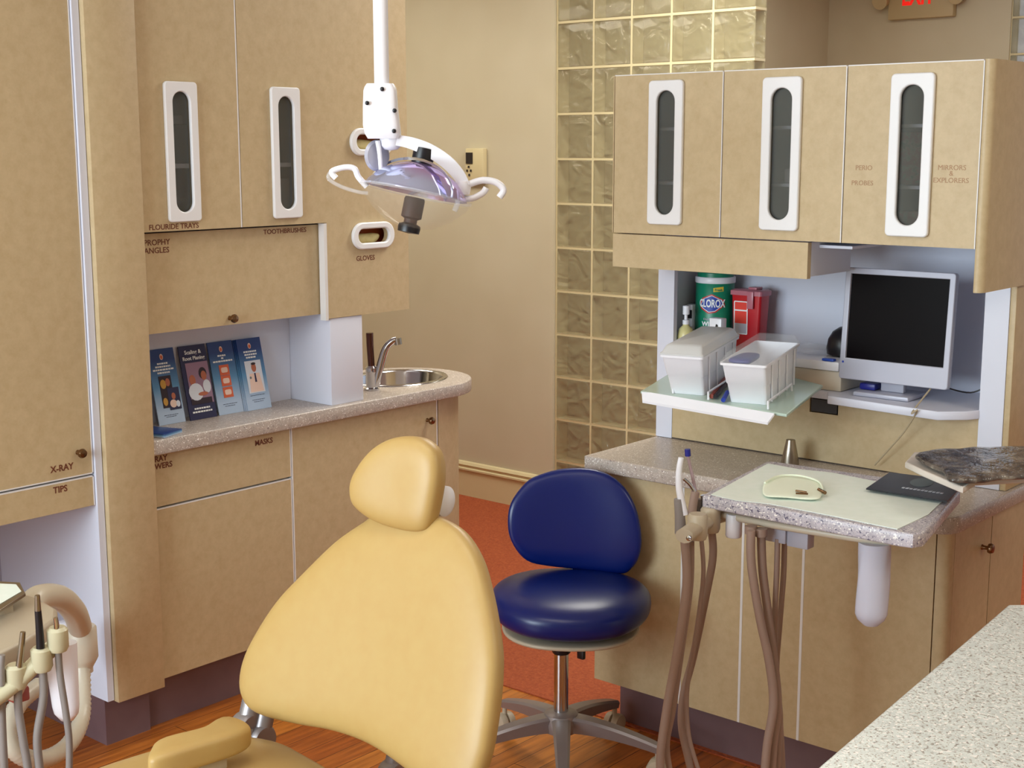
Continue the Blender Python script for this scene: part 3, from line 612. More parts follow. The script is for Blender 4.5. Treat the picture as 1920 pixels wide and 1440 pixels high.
t = MB(); text(t, 'Fresh', .010, lambda u, v, w_: wr(.0012)(u+.019, zc+.037+v, w_), 'CENTER', bold=.0002); t.build('scent_lettering', 'green', cl, smooth=False)
# sharps container
sx0, sx1 = -2.138, -2.040; sh = empty('sharps_container', 'red sharps container with clear pink lid beside the green canister', 'container', (-2.089, 3.5, ZS))
q = MB()
def rr3(x0, x1, y0, y1, z, r=.008): return [Vector((a, b, z)) for a, b in rrect(x0, x1, y0, y1, r, 4)]
q.loft([rr3(sx0+.010, sx1-.010, 3.480, 3.525, ZS), rr3(sx0, sx1, 3.475, 3.530, 1.232)]); q.build('body', 'red', sh)
MAT['pinkclear'] = mat('translucent_pink_lid', 'c87888', .25, Alpha=.85)
q = MB(); q.loft([rr3(sx0-.004, sx1+.004, 3.471, 3.534, 1.2325), rr3(sx0-.004, sx1+.004, 3.471, 3.534, 1.245), rr3(sx0+.004, sx1-.004, 3.478, 3.527, 1.249)]); q.box(sx0+.05, sx1-.02, 3.485, 3.52, 1.249, 1.256, .002); q.box(sx1-.040, sx1-.020, 3.466, 3.4705, 1.195, 1.245, .001); q.build('lid', 'pinkclear', sh)
tl = lambda lift: (lambda u, v, w_: Vector((u, 3.4752-lift-w_+(1.232-v)*.022, v)))
q = MB(); shape(q, [rrect(sx0+.010, sx0+.056, 1.118, 1.215, .003, 2), rrect(sx0+.013, sx0+.053, 1.121, 1.212, .002, 2)], .0005, tl(.0008)); shape(q, [rect(sx0+.013, sx0+.053, 1.186, 1.190)], .0005, tl(.0008)); lb = q.build('label_border', 'wtext', sh, smooth=False)
q = MB(); shape(q, [rect(sx0+.013, sx0+.053, 1.150, 1.186)], .0004, tl(.0004)); shape(q, [rect(sx0+.013, sx0+.053, 1.190, 1.212)], .0004, tl(.0004)); q.build('label', 'redlabel', sh, smooth=False)
q = MB(); shape(q, [rect(sx0+.013, sx0+.053, 1.121, 1.150)], .0004, tl(.0004)); q.build('label_foot', 'mon', sh, smooth=False)
# pump bottle + small white dispenser
bp_ = Vector((-2.235+.0, 3.40, ZS)); bx = on(1284, 600, 1, 3.40).x; bp_.x = bx if bx > -2.238 else -2.236
bp_ = Vector((-2.236, 3.388, ZS))
sb = empty('soap_bottle', 'pale yellow soap bottle with clear pump at the hutch left side', 'bottle', bp_)
q = MB(); q.lathe([(.022, 0), (.024, .005), (.024, .105), (.020, .125), (.010, .134), (.009, .138)], Matrix.Translation(bp_)); q.build('body', 'soap', sb)
q = MB(); q.lathe([(.010, .138), (.010, .150), (.005, .152), (.005, .165), (.010, .167), (.010, .192), (.001, .194)], Matrix.Translation(bp_)); q.build('pump', 'plastic', sb)
q = MB(); pb = Vector((on(1284, 590, 1, 3.45).x+.004, 3.45, ZS)); q.box(pb.x, pb.x+.024, pb.y, pb.y+.03, ZS, 1.185, .003); q.box(pb.x-.001, pb.x+.020, pb.y-.002, pb.y, 1.13, 1.17, .0008); 
o = MB().box(pb.x, pb.x+.022, pb.y+.0, pb.y+.026, ZS, 1.196, .004).build('spray_can', 'plastic'); tag(o, 'slim white dispenser with black label behind the soap bottle', 'dispenser')
MB().box(pb.x+.002, pb.x+.021, pb.y-.0015, pb.y-.0002, 1.155, 1.180).build('label', 'black', o, smooth=False)
pw = on(1350, 615, 1, 3.385); q = MB(); q.box(pw.x-.021, pw.x+.019, 3.36, 3.39, ZS, pw.z+.030, .003); o = q.build('white_carton', 'plastic'); tag(o, 'narrow white carton with small black emblem in front of green canister', 'box')
t = MB(); shape(t, [[(pw.x-.004, pw.z-.012), (pw.x+.002, pw.z+.014), (pw.x+.008, pw.z+.012), (pw.x+.012, pw.z-.012), (pw.x+.007, pw.z-.012), (pw.x+.004, pw.z+.004), (pw.x+.001, pw.z-.012)]], .0005, lambda u, v, w_: Vector((u, 3.3599-w_, v))); t.build('emblem', 'black', o, smooth=False)
# printer
pr = empty('label_printer', 'low beige printer with pale front on shelf left of monitor', 'printer', (-1.80, 3.42, ZS))
q = MB(); q.box(-1.965, -1.715, 3.352, 3.54, ZS, 1.062, .004); q.build('body', 'beige', pr)
q = MB(); q.box(-1.960, -1.720, 3.345, 3.530, 1.0625, 1.088, .004); q.build('lid', 'plastic', pr)
q = MB(); q.box(-1.77, -1.735, 3.343, 3.36, 1.0885, 1.095, .002); q.build('button', 'cobalt', pr)
q = MB(); q.pad([(-.07, -.05), (0, -.06), (.07, -.045), (.075, .03), (.02, .055), (-.06, .045)], .022, lambda u, v, w_: Vector((-1.862+u*.85, 3.44+v, 1.104+w_+.004*math.sin(60*u)*math.cos(50*v)))); tag(q.build('plastic_pouch', 'clear'), 'crumpled clear plastic pouch lying on the low printer', 'pouch')
# black dome (webcam speaker)
dc = on(1572, 672, 1, 3.45); q = MB(); dm = Matrix.Translation((dc.x+.008, 3.47, 1.0890)); q.lathe([(.036, 0), (.048, .004), (.050, .02), (.046, .045), (.034, .066), (.016, .078), (.001, .080)], dm, 36); tag(q.build('dome_speaker', 'black'), 'glossy black domed gadget on printer against the monitor', 'speaker')
# monitor
mo = empty('monitor', 'silver flat monitor with black screen standing on hutch shelf', 'monitor', (-1.59, 3.44, ZS))
ym = 3.36; c0 = on(1585, 500, 1, ym); c1 = on(1788, 517, 1, ym); c2 = on(1784, 735, 1, ym); c3 = on(1583, 702, 1, ym)
X0, X1, Z0, Z1 = (c0.x+c3.x)/2, (c1.x+c2.x)/2, (c2.z+c3.z)/2, (c0.z+c1.z)/2
ti = Matrix.Translation(((X0+X1)/2, ym, Z0)) @ Matrix.Rotation(math.radians(-4), 4, 'X') @ Matrix.Translation((-(X0+X1)/2, -ym, -Z0))
fm = lambda u, v, w_: ti @ Vector((u, ym-w_, v))
q = MB(); shape(q, [rrect(X0, X1, Z0, Z1, .006, 3), rect(X0+.011, X1-.012, Z0+.052, Z1-.012)], .020, fm, .002); q.build('bezel', 'mon', mo, ang=50)
q = MB(); shape(q, [rect(X0+.010, X1-.011, Z0+.051, Z1-.011)], .004, lambda u, v, w_: fm(u, v, w_+.008)); q.build('screen', 'screen', mo, smooth=False)
q = MB(); q.box(X0+.006, X1-.006, ym+.0005, ym+.022, Z0+.006, Z1-.006, .004, ti); q.box(X0+.06, X1-.06, ym+.0225, ym+.045, Z0+.04, Z1-.06, .008, ti); q.build('rear_housing', 'mon', mo)
t = MB(); shape(t, [ell(X0+.008, Z0+.043, .003, .003, 12)], .0005, lambda u, v, w_: fm(u, v, w_+.0201)); t.build('badge', 'logoblue', mo, smooth=False)
q = MB(); xm = (X0+X1)/2; q.box(xm-.045, xm+.02, ym+.012, ym+.03, ZS+.012, Z0+.07, .004); q.build('stand_neck', 'mon', mo)
q = MB(); q.box(xm-.10, xm+.055, ym-.035, ym+.085, ZS, ZS+.012, .004); q.build('stand_base', 'mon', mo)
q = MB(); q.box(xm-.10, xm-.055, ym+.0, ym+.04, ZS+.0125, ZS+.03, .004); tag(q.build('card_reader', 'darkblue'), 'small dark blue gadget resting on the monitor foot', 'gadget')
q = MB(); a = on(1745, 733, 1, ym-.012); 
q.tube([Vector((a.x, ym+.006, Z0+.006)), Vector((a.x-.003, YH-.09, .998)), on(1720, 770, 1, YH-.092), on(1695, 810, 1, YH-.05), on(1660, 850, 1, YH-.03), on(1640, 872, 1, YH-.02)], .0022, 8, 6); tag(q.build('monitor_cable', 'cord'), 'thin beige cord hanging from the monitor over the shelf edge', 'cable')
q = MB(); q.tube([Vector((X1-.02, ym+.03, 1.045)), (X1+.03, ym+.06, 1.034), (-1.345, 3.43, 1.06), (-1.340, 3.42, 1.098)], .002, 8, 6); tag(q.build('power_cable', 'black'), 'thin black cable from monitor back to the adapter', 'cable')

# ------------------------------------------------ swing-out tray with two bins, in front of the left upright
ZT = 1.020
AZ = .48; EL = math.radians(4)
tdx = (rt*math.cos(AZ) - fh*math.sin(AZ)).normalized(); tdy0 = rt*math.sin(AZ) + fh*math.cos(AZ)
tdy = (tdy0*math.cos(EL) + upv*math.sin(EL)).normalized(); tn = tdx.cross(tdy).normalized()
TO = on(1203, 733, 2, ZT)
bt = empty('bin_tray', 'white tray with mint glass top projecting from the hutch shelf', 'tray', TO)
def tloc(px, py):
    p = onplane(px, py, TO, tn)-TO; return p.dot(tdx), p.dot(tdy)
def tpt(u, v, h): return TO+tdx*u+tdy*v+tn*h
tp = [tloc(px, py) for px, py in ((1203, 733), (1256, 700), (1420, 690), (1541, 722), (1474, 776))]
q = MB(); shape(q, [tp], .008, lambda u, v, w_: tpt(u, v, w_-.008), .002); q.build('glass_top', 'tint', bt, ang=60)
a = tpt(*tp[0], 0); b = tpt(*tloc(1452, 775), 0); dv = (b-a).normalized(); nv = -tdy
lp_ = [a, b, b+nv*.02-dv*.012-tn*.020, a+nv*.02+dv*.012-tn*.020]
q = MB(); q.add(lp_+[p_-tn*.006 for p_ in lp_], [(0, 1, 2, 3), (7, 6, 5, 4), (0, 3, 7, 4), (1, 5, 6, 2), (3, 2, 6, 7), (0, 4, 5, 1)]); q.build('front_lip', 'plastic', bt, smooth=False)
q = MB(); q.box(-1.93, -1.87, 3.16, 3.338, .985, 1.0205, .003); q.build('bracket', 'steel', bt)
def bin_(label, pl_, W_, fluff):
    u0, v0 = tloc(*pl_); D_ = .235; H_ = .108; LN = .034
    e = empty('storage_bin', label, 'bin', tpt(u0+W_/2, v0+D_/2, .0005))
    def ring(s_, h, ln=0, ins=0, back=0):
        x0, x1, y0, y1 = -s_+ins, W_+s_-ins, -s_-ln+ins, D_+s_-ins+back
        return [tpt(u0+u, v0+v, h+.0005) for u, v in rrect(x0, x1, y0, y1, .008, 4)]
    q = MB(); q.loft([ring(0, 0), ring(.003, H_*.48, LN*.48), ring(.005, H_*.50, LN*.5), ring(.008, H_-.004, LN), ring(.013, H_-.003, LN), ring(.013, H_+.003, LN), ring(.009, H_+.003, LN), ring(.004, H_*.5, LN*.5, .003), ring(0, .003, 0, .003)], True, True)
    q.build('tub', 'plastic', e, ang=35)
    for k in (.12, .38, .66, .94):
        q = MB(); q.tube([tpt(u0+W_+.004, v0+D_*k, .004), tpt(u0+W_+.011, v0+D_*k-LN*.6, H_-.002)], .0026, 6, smooth=False); q.build('rib', 'plastic', e)
    q = MB(); q.loft([ring(.014, H_+.0035, LN), ring(.014, H_+.007, LN), ring(.009, H_+.010, LN), ring(.003, H_+.024, LN-.01), ring(-.004, H_+.028, LN-.02)], False, True); q.build('lid', 'frostw' if fluff else 'frost', e, ang=35)
    return u0, v0
MAT['frostw'] = mat('milky_lid_plastic', 'e2e4e6', .3, Alpha=.85)
bin_('left white storage bin with translucent lid on the swing tray', (1258, 737), .092, True)
u0, v0 = bin_('right white storage bin with clear lid showing a dark blue item', (1369, 754), .096, False)
q = MB(); q.pad([(0, 0), (.045, -.004), (.055, .02), (.050, .09), (.01, .09), (-.003, .03)], .016, lambda u, v, w_: tpt(u0+.006+u, v0-.024+v, .112+w_*1.1)); tag(q.build('blue_pouch', 'darkblue'), 'dark blue pouch under the clear lid of the right storage bin', 'pouch')
for pa, pc in (((1262, 738), (1300, 700)), ((1328, 750), (1372, 706)), ((1440, 768), (1492, 708))):
    a_ = tloc(*pa); c_ = tloc(*pc); a_ = (a_[0], a_[1]-.0)
    q = MB(); q.tube([tpt(*a_, .001), tpt(a_[0], a_[1], .020), tpt(a_[0], a_[1]+.20, .020), tpt(a_[0], a_[1]+.205, .001)], .0028, 8, 1, smooth=False); q.build('wire_rail', 'plastic', bt)
for k, (m, pa, pb_, lab) in enumerate((('redclip', (1334, 749), (1361, 718), 'red handled tool lying between the two bins'), ('black', (1341, 750), (1364, 726), 'black pen lying between the two bins'), ('logoblue', (1356, 756), (1364, 744), 'short blue striped packet between the two bins'))):
    q = MB(); q.tube([tpt(*tloc(*pa), .008), tpt(*tloc(*pb_), .012)], .006, 8, smooth=False); tag(q.build(['tool', 'pen', 'packet'][k], m), lab, ['tool', 'pen', 'packet'][k])

# ================================================================== delivery tray over the island
ZD = .905
dt = empty('delivery_tray', 'speckled stone delivery tray with hanging hoses in front of the island', 'dental tray', (-1.35, 2.7, .7))
ca, cb_, cc_, cd_ = [on(px, py, 2, ZD) for px, py in ((1322, 927), (1438, 866), (1715, 1003), (1812, 918))]
cb2 = Vector((cb_.x, cb_.y+.012, ZD))
co = [(ca.x, ca.y), (cc_.x-.03, cc_.y+.003), (cc_.x-.008, cc_.y+.008), (cc_.x+.002, cc_.y+.03), (cd_.x-.01, cd_.y-.02), (cd_.x-.03, cd_.y), (cb2.x+.01, cb2.y), (cb2.x, cb2.y-.01)]
q = MB(); shape(q, [co], .030, PZ(ZD-.030), .004); q.build('stone_top', 'stonetray', dt, ang=45)
ZP = ZD+.0012
pp = [on(px, py, 2, ZP) for px, py in ((1333, 927), (1440, 869), (1500, 880), (1560, 886), (1640, 902), (1782, 925), (1740, 965), (1682, 992), (1560, 967), (1440, 944), (1380, 938))]
q = MB(); shape(q, [[(p.x, p.y) for p in pp]], .0012, PZ(ZD+.0002)); tag(q.build('tray_paper', 'paper', smooth=False), 'pale paper sheet covering the stone delivery tray', 'paper sheet')
# white tube rail under the tray front
zr = ZD-.048
ra = [on(1345, 963, 2, zr), on(1450, 984, 2, zr), on(1600, 1008, 2, zr), on(1655, 1014, 2, zr)]
q = MB(); q.tube(ra+[ra[-1]+Vector((.02, .02, 0)), ra[-1]+Vector((.02, .10, 0))], .0085, 12, 5); q.build('tube_rail', 'beige', dt)
# hanger bar at the left with the holders
hb = [on(1283, 1005, 2, zr-.01), on(1312, 985, 2, zr-.01), on(1345, 968, 2, zr-.01), on(1375, 955, 2, zr-.01)+Vector((.02, .0, 0))]
q = MB(); q.tube(hb, .020, 12, 4, flat=.8); q.build('holder_bar', 'putty', dt)
for (px, py) in ((1308, 985), (1332, 972)):
    q = MB(); p = on(px, py, 2, zr-.005); q.lathe([(.019, -.03), (.022, -.022), (.022, .020), (.018, .026)], Matrix.Translation(p), 20); q.build('holder_ring', 'putty', dt)
q = MB(); p = on(1296, 1003, 2, zr-.01); q.lathe([(.006, 0), (.006, .004), (.001, .006)], Matrix.Translation(p+Vector((.01, -.022, 0))) @ Matrix.Rotation(math.pi/2, 4, 'X'), 12); q.build('screw', 'chrome', dt)
q = MB(); p = on(1376, 985, 2, zr-.02); q.lathe([(.016, -.026), (.018, -.022), (.018, .022), (.016, .026)], Matrix.Translation(p), 20); q.build('white_cup', 'plastic', dt)
q = MB(); a = on(1433, 1003, 1, ca.y+.05); b = on(1512, 1018, 1, ca.y+.05); q.box(a.x, (a.x+b.x)/2, ca.y+.05, ca.y+.085, a.z-.012, ZD-.0305, .002); q.box((a.x+b.x)/2+.001, b.x, ca.y+.055, ca.y+.085, a.z-.016, ZD-.0305, .002); q.build('control_block', 'mon', dt)
q = MB(); q.box(b.x+.001, b.x+.09, ca.y+.06, ca.y+.10, ZD-.050, ZD-.046); q.box(b.x+.001, b.x+.09, ca.y+.06, ca.y+.10, ZD-.038, ZD-.034); q.build('slide_rails', 'steel', dt, smooth=False)
q = MB(); q.box(-1.45, -1.41, ca.y+.16, 3.10, ZD-.055, ZD-.0305, .004); q.box(-1.46, -1.40, 3.04, 3.10, ZI+.0005, ZD-.0555, .004); q.build('support_arm', 'putty', dt)
# instruments in the holders
def inst(label, cat_, m, pts, d, r, r1=None, nm='handpiece'):
    q = MB(); q.tube([far(px, py, d) for px, py in pts], r, 12, 5, r1=r1); o = q.build(nm, m); tag(o, label, cat_); return o
DH = 2.98
o = inst('white curved suction tip standing at left of stone tray', 'suction tip', 'plastic', [(1284, 965), (1274, 920), (1273, 885), (1277, 858)], DH, .0085, .006, 'suction_tip')
q = MB(); q.tube([far(1276, 1000, DH), far(1275, 970, DH), far(1272, 935, DH)], .013, 12, 4, r1=.010); q.build('valve_grip', 'greyhose', o)
q = MB(); q.tube([far(1297, 985, DH), far(1299, 950, DH), far(1304, 922, DH)], .0095, 12, 4); o = q.build('air_syringe', 'hose'); tag(o, 'brown-grey air syringe with thin tip beside the suction tip', 'syringe')
q = MB(); q.tube([far(1303, 922, DH), far(1293, 908, DH), far(1282, 898, DH)], .0035, 8, 4); q.build('nozzle', 'chrome', o)
o = inst('slender blue-tipped saliva ejector standing in tray holder', 'saliva ejector', 'clear', [(1305, 925), (1300, 900), (1292, 865), (1289, 850)], DH+.03, .0035, .0035, 'saliva_ejector')
MAT['tubeclear'] = mat('rose_tinted_tubing', 'b09aa0', .2); o.data.materials[0] = MAT['tubeclear']
q = MB(); q.cyl(far(1290, 855, DH+.03), far(1289, 842, DH+.03), .0065); q.build('tip', 'darkblue', o)
o = inst('chrome handpiece leaning in holder beside tray corner', 'handpiece', 'chrome', [(1322, 975), (1322, 950), (1318, 928)], DH+.02, .008, .006)
o = inst('grey handpiece between the syringe and chrome handpiece', 'handpiece', 'greyhose', [(1310, 980), (1309, 955), (1311, 935)], DH+.02, .009, .007)
# hoses
DHO = 2.90
HZ = [([(1284, 1015), (1287, 1100), (1270, 1220), (1250, 1330), (1238, 1440), (1262, 1500)], .0115, 'left pair outer'),
      ([(1296, 1015), (1294, 1100), (1276, 1230), (1262, 1330), (1250, 1400), (1262, 1470), (1272, 1500)], .0085, ''),
      ([(1314, 1000), (1319, 1070), (1312, 1140), (1300, 1220), (1288, 1300), (1292, 1380), (1312, 1450), (1330, 1500)], .0060, ''),
      ([(1333, 985), (1337, 1040), (1325, 1110), (1300, 1230), (1282, 1300), (1278, 1360), (1290, 1420), (1310, 1500)], .0105, ''),
      ([(1408, 995), (1409, 1060), (1425, 1160), (1442, 1240), (1450, 1320), (1438, 1400), (1430, 1500)], .0115, ''),
      ([(1427, 1000), (1430, 1070), (1440, 1150), (1450, 1230), (1458, 1320), (1450, 1400), (1444, 1500)], .0115, ''),
      ([(1458, 1010), (1456, 1080), (1452, 1180), (1455, 1270), (1463, 1340), (1460, 1400), (1456, 1500)], .0075, ''),
      ([(1471, 1012), (1469, 1080), (1462, 1170), (1456, 1260), (1462, 1340), (1466, 1400), (1470, 1500)], .0075, '')]
for k, (pts, r, _) in enumerate(HZ):
    q = MB(); q.tube([far(px, py, DHO+.025*(k % 4)) for px, py in pts], r*.82, 12, 6); q.build('hose', 'hose', dt)
for px, py in ((1408, 992), (1427, 997)):
    q = MB(); q.cyl(far(px, py-6, DHO+.02), far(px, py+8, DHO+.02), .0135); q.build('hose_collar', 'hose', dt)
# milky bag hanging under the tray
pg = far(1636, 1095, 2.86); q = MB(); rngs = []
for k in range(15):
    z = k/14; py = 1018+(1172-1018)*z; c = far(1641-8*z, py, 2.86); a = .033 if z < .85 else .033*(1-((z-.85)/.15)**2*.55)
    rngs.append([c+rt*a*math.cos(t)*(1+.05*math.sin(5*t+z*6)) + fh*a*.8*math.sin(t) for t in [2*math.pi*j/24 for j in range(24)]])
q.loft(rngs); tag(q.build('plastic_bag', 'bag'), 'milky plastic sleeve bag hanging beneath the stone tray', 'plastic bag')
# things on the tray
q = MB(); p = on(1481, 871, 2, ZI); p = Vector((-1.80, 3.255, ZI)); p = on(1481, 872, 2, ZI+.0)
q.lathe([(.024, 0), (.025, .004), (.016, .050), (.0155, .052), (.012, .070), (.001, .071)], Matrix.Translation(p), 32); tag(q.build('steel_cone', 'steel'), 'brushed steel cone cap standing on the island worktop', 'cone')
# mask (folded paper band) and pair of tiny tools
mk = on(1490, 915, 2, ZP+.004); mp_ = [on(px, py, 2, ZP+.006) for px, py in ((1432, 908), (1440, 900), (1480, 893), (1520, 898), (1543, 910), (1540, 930), (1530, 937), (1490, 934), (1435, 930))]
q = MB(); q.pad([(p_.x-mk.x, p_.y-mk.y) for p_ in mp_], .010, lambda u, v, w_: Vector((mk.x+u, mk.y+v, ZP+.0065+w_+.001*math.sin(80*u)))); MAT['mask'] = mat('pale_mint_gauze', 'f0f8e4', .7); mo_ = q.build('face_mask', 'mask'); tag(mo_, 'folded pale green face mask lying on tray paper', 'mask')
q = MB(); q.tube([on(1434, 905, 2, ZP+.014), on(1460, 892, 2, ZP+.016), on(1500, 892, 2, ZP+.016), on(1535, 903, 2, ZP+.014), on(1543, 920, 2, ZP+.012)], .0022, 8, 6); q.build('elastic', 'mask', mo_)
for k, (pa, pb_) in enumerate((((1492, 920), (1512, 923)), ((1492, 925), (1515, 926)))):
    q = MB(); q.cyl(on(*pa, 2, ZP+.015), on(*pb_, 2, ZP+.015), .0022); tag(q.build('bur', 'bronze'), ['upper tiny brass clip on the folded face mask', 'lower tiny brass clip on the folded face mask'][k], 'clip')
q = MB(); q.cyl(on(1535, 918, 2, ZP+.010), on(1547, 924, 2, ZP+.010), .004); tag(q.build('bur', 'bronze'), 'small brass stub at the right end of face mask', 'clip')
# black card
cdp = [on(px, py, 2, ZP+.012) for px, py in ((1624, 913), (1668, 883), (1735, 891), (1800, 912), (1776, 937))]
q = MB(); shape(q, [[(p_.x, p_.y) for p_ in cdp]], .003, PZ(ZP+.006)); cd = q.build('magazine', 'cardblack', smooth=False); tag(cd, 'black glossy card overlapping the tray corner under the wrapped pad', 'card')
zc_ = ZP+.0093
q = MB(); el = [on(1728+22*math.cos(a), 905+8*math.sin(a), 2, zc_) for a in [k*math.pi/10 for k in range(20)]]; shape(q, [[(p_.x, p_.y) for p_ in el]], .0003, PZ(zc_)); q.build('printed_oval', 'slate', cd, smooth=False)
ta = on(1690, 915, 2, zc_); tb_ = on(1745, 923, 2, zc_); tdx = (tb_-ta).normalized(); tdy = Vector((-tdx.y, tdx.x, 0))
tt = MB()
for k in range(11): s0 = ta+tdx*(.0085*k); shape(tt, [[((s0+tdx*a+tdy*b).x, (s0+tdx*a+tdy*b).y) for a, b in ((0, 0), (.006, 0), (.006, .010+.004*(k % 2)), (0, .010))]], .0003, PZ(zc_))
tt.build('lettering_marks', 'pwhite', cd, smooth=False)
# wrapped control pad on its white frame at the right
ZW = .985
pad_ = empty('wrapped_keypad', 'control pad wrapped in crinkled clear plastic at right above tray', 'control pad', on(1850, 890, 2, ZW))
fr_ = [on(px, py, 2, ZW) for px, py in ((1716, 848), (1700, 866), (1733, 882), (1805, 912), (1828, 898), (2100, 884), (2100, 826))]
q = MB(); shape(q, [[(p_.x, p_.y) for p_ in fr_]], .014, PZ(ZW-.014), .003); q.build('frame', 'framep', pad_, ang=50)
kp = [on(px, py, 2, ZW+.012) for px, py in ((1719, 862), (1721, 854), (1742, 848), (1920, 840), (2090, 834), (2090, 886), (1920, 893), (1792, 902), (1765, 884))]
kc = sum(kp, Vector((0, 0, 0)))/len(kp)
q = MB(); q.pad([(p_.x-kc.x, p_.y-kc.y) for p_ in kp], .022, lambda u, v, w_: Vector((kc.x+u, kc.y+v, ZW+.012+w_+.003*math.sin(45*u+20*v)*math.cos(37*v))), 6, 3.2, 12); q.build('wrapped_pad', 'wrap', pad_, ang=60)
q = MB(); a = on(2050, 890, 2, ZW-.02); q.box(a.x-.03, a.x+.03, a.y-.03, a.y+.03, .0, ZW-.0145, .004); q.build('post', 'beige', pad_)

# ================================================================== foreground worktop
q = MB(); fc = on(1897, 1131, 2, ZL); fb = on(1538, 1440, 2, ZL); dirv = (fb-fc)*1.6
q.add([], []); shape(q, [[(fc.x+.02, fc.y+.004), (fc.x+.002, fc.y-.012), (fc.x+dirv.x, fc.y+dirv.y), (.9, fc.y+dirv.y), (.9, fc.y+.03)]], .04, PZ(ZL-.04), .004)
tag(q.build('countertop', 'stonefg', ang=45), 'pale speckled worktop in the near right corner', 'countertop')
q = MB(); q.box(fc.x+.12, .88, fc.y+dirv.y+.05, fc.y-.03, .0, ZL-.041); o = q.build('near_cabinet', 'lam', smooth=False); tag(o, 'tan base cabinet under the near right worktop', 'cabinet')

# ================================================================== patient chair
pc = empty('dental_chair', 'butter yellow reclining dental patient chair with headrest', 'dental chair', (-1.72, 1.35, 0))
rec = math.radians(20); T_ = Vector((0, math.sin(rec), math.cos(rec))); Nn = Vector((0, -math.cos(rec), math.sin(rec)))
Ob = on(697, 1420, 2, .60)
bo = [(-0.12, 0.425), (-0.160, 0.395), (-0.219, 0.345), (-0.285, 0.265), (-0.328, 0.205), (-0.360, 0.134), (-0.374, 0.078), (-0.366, 0.030), (-0.335, 0.002), (-0.285, -0.004), (-0.2, 0.004), (-0.129, 0.014), (-0.06, 0.018), (0.0, 0.015), (0.061, 0.005), (0.150, -0.012), (0.205, -0.014), (0.240, 0.012), (0.254, 0.070), (0.252, 0.119), (0.247, 0.158), (0.240, 0.195), (0.226, 0.239), (0.200, 0.289), (0.170, 0.335), (0.136, 0.378), (0.092, 0.412), (0.045, 0.430), (-0.03, 0.438)]
f_ = lambda u, v, w_: Ob + Vector((1, 0, 0))*u + T_*v + Nn*(w_ + .22*(u+.06)**2 - .02)
q = MB(); q.pad(bo, .085, f_, 4, 3.0, 12, .006); q.build('backrest', 'yellow', pc, ang=75)
q = MB(); q.pad([((a+.06)*.86-.06, (b-.2)*.86+.2) for a, b in bo], .03, lambda u, v, w_: f_(u, v, w_-.055), 4, 3); q.build('back_shell', 'beige', pc, ang=75)
hd = [(760, 815), (722, 827), (692, 853), (668, 893), (663, 925), (672, 952), (705, 978), (750, 994), (795, 1000), (815, 985), (828, 935), (834, 885), (827, 845), (800, 820)]
Oh = f_(-.06, .47, .035); Nh = Vector((.12, -math.cos(rec*.5), math.sin(rec*.5))).normalized()
Th = Vector((0, 0, 1)); Th = (Th-Nh*Th.dot(Nh)).normalized(); Uh = Th.cross(Nh)*1
pts = [onplane(px, py, Oh, Nh)-Oh for px, py in hd]; pu = [(p_.dot(Uh), p_.dot(Th)) for p_ in pts]
cu = sum(p_[0] for p_ in pu)/len(pu); cv = sum(p_[1] for p_ in pu)/len(pu)
q = MB(); q.pad([(cu+(a-cu)*.97, cv+(b-cv)*.97) for a, b in pu], .075, lambda u, v, w_: Oh+Uh*u+Th*v+Nh*(w_+.5*(u-cu)**2), 5, 2.8, 12, .010); q.build('headrest', 'yellow', pc, ang=75)
hc = Oh+Uh*cu+Th*cv
q = MB(); q.lathe([(.001, -.02), (.022, -.018), (.028, -.006), (.028, .012), (.016, .020), (.001, .021)], Matrix.Translation(hc-Nh*.056+Uh*.052+Th*-.025) @ Vector((0, 0, 1)).rotation_difference(Uh).to_matrix().to_4x4(), 28); q.build('headrest_hub', 'plastic', pc)
q = MB(); a = hc-Nh*.055+Th*-.03; q.tube([a, f_(-.05, .40, -.075), f_(-.05, .20, -.075)], .012, 10, 3, flat=.6); q.build('headrest_bar', 'chrome', pc)
q = MB(); a = hc-Nh*.05+Uh*.058-Th*.075; q.cyl(a, a+Uh*.012-Th*.012, .006); q.build('release_knob', 'chrome', pc)
# seat
zs = .555
so = [(px, py) for px, py in ((60, 1490), (205, 1438), (330, 1402), (440, 1387), (520, 1391), (570, 1404), (625, 1432), (700, 1480))]
sp3 = [on(px, py, 2, zs) for px, py in so]; xc = -1.80
pl = [(p_.x-xc, p_.y) for p_ in sp3]
seat = [(-.33, .95), (-.345, 1.15), (-.345, 1.32), (-.325, 1.46), (-.27, 1.575), (-.19, 1.62), (-.09, 1.615), (0, 1.60), (.10, 1.56), (.20, 1.48), (.255, 1.35), (.27, 1.15), (.26, .95), (.22, .75), (-.05, .70), (-.30, .75)]
q = MB(); q.pad([(a+xc, b) for a, b in seat], .11, lambda u, v, w_: Vector((u, v, zs-.054+w_+.03*max(0, (1.2-v))*0)), 4, 3.4, 12); q.build('seat', 'yellow', pc, ang=75)
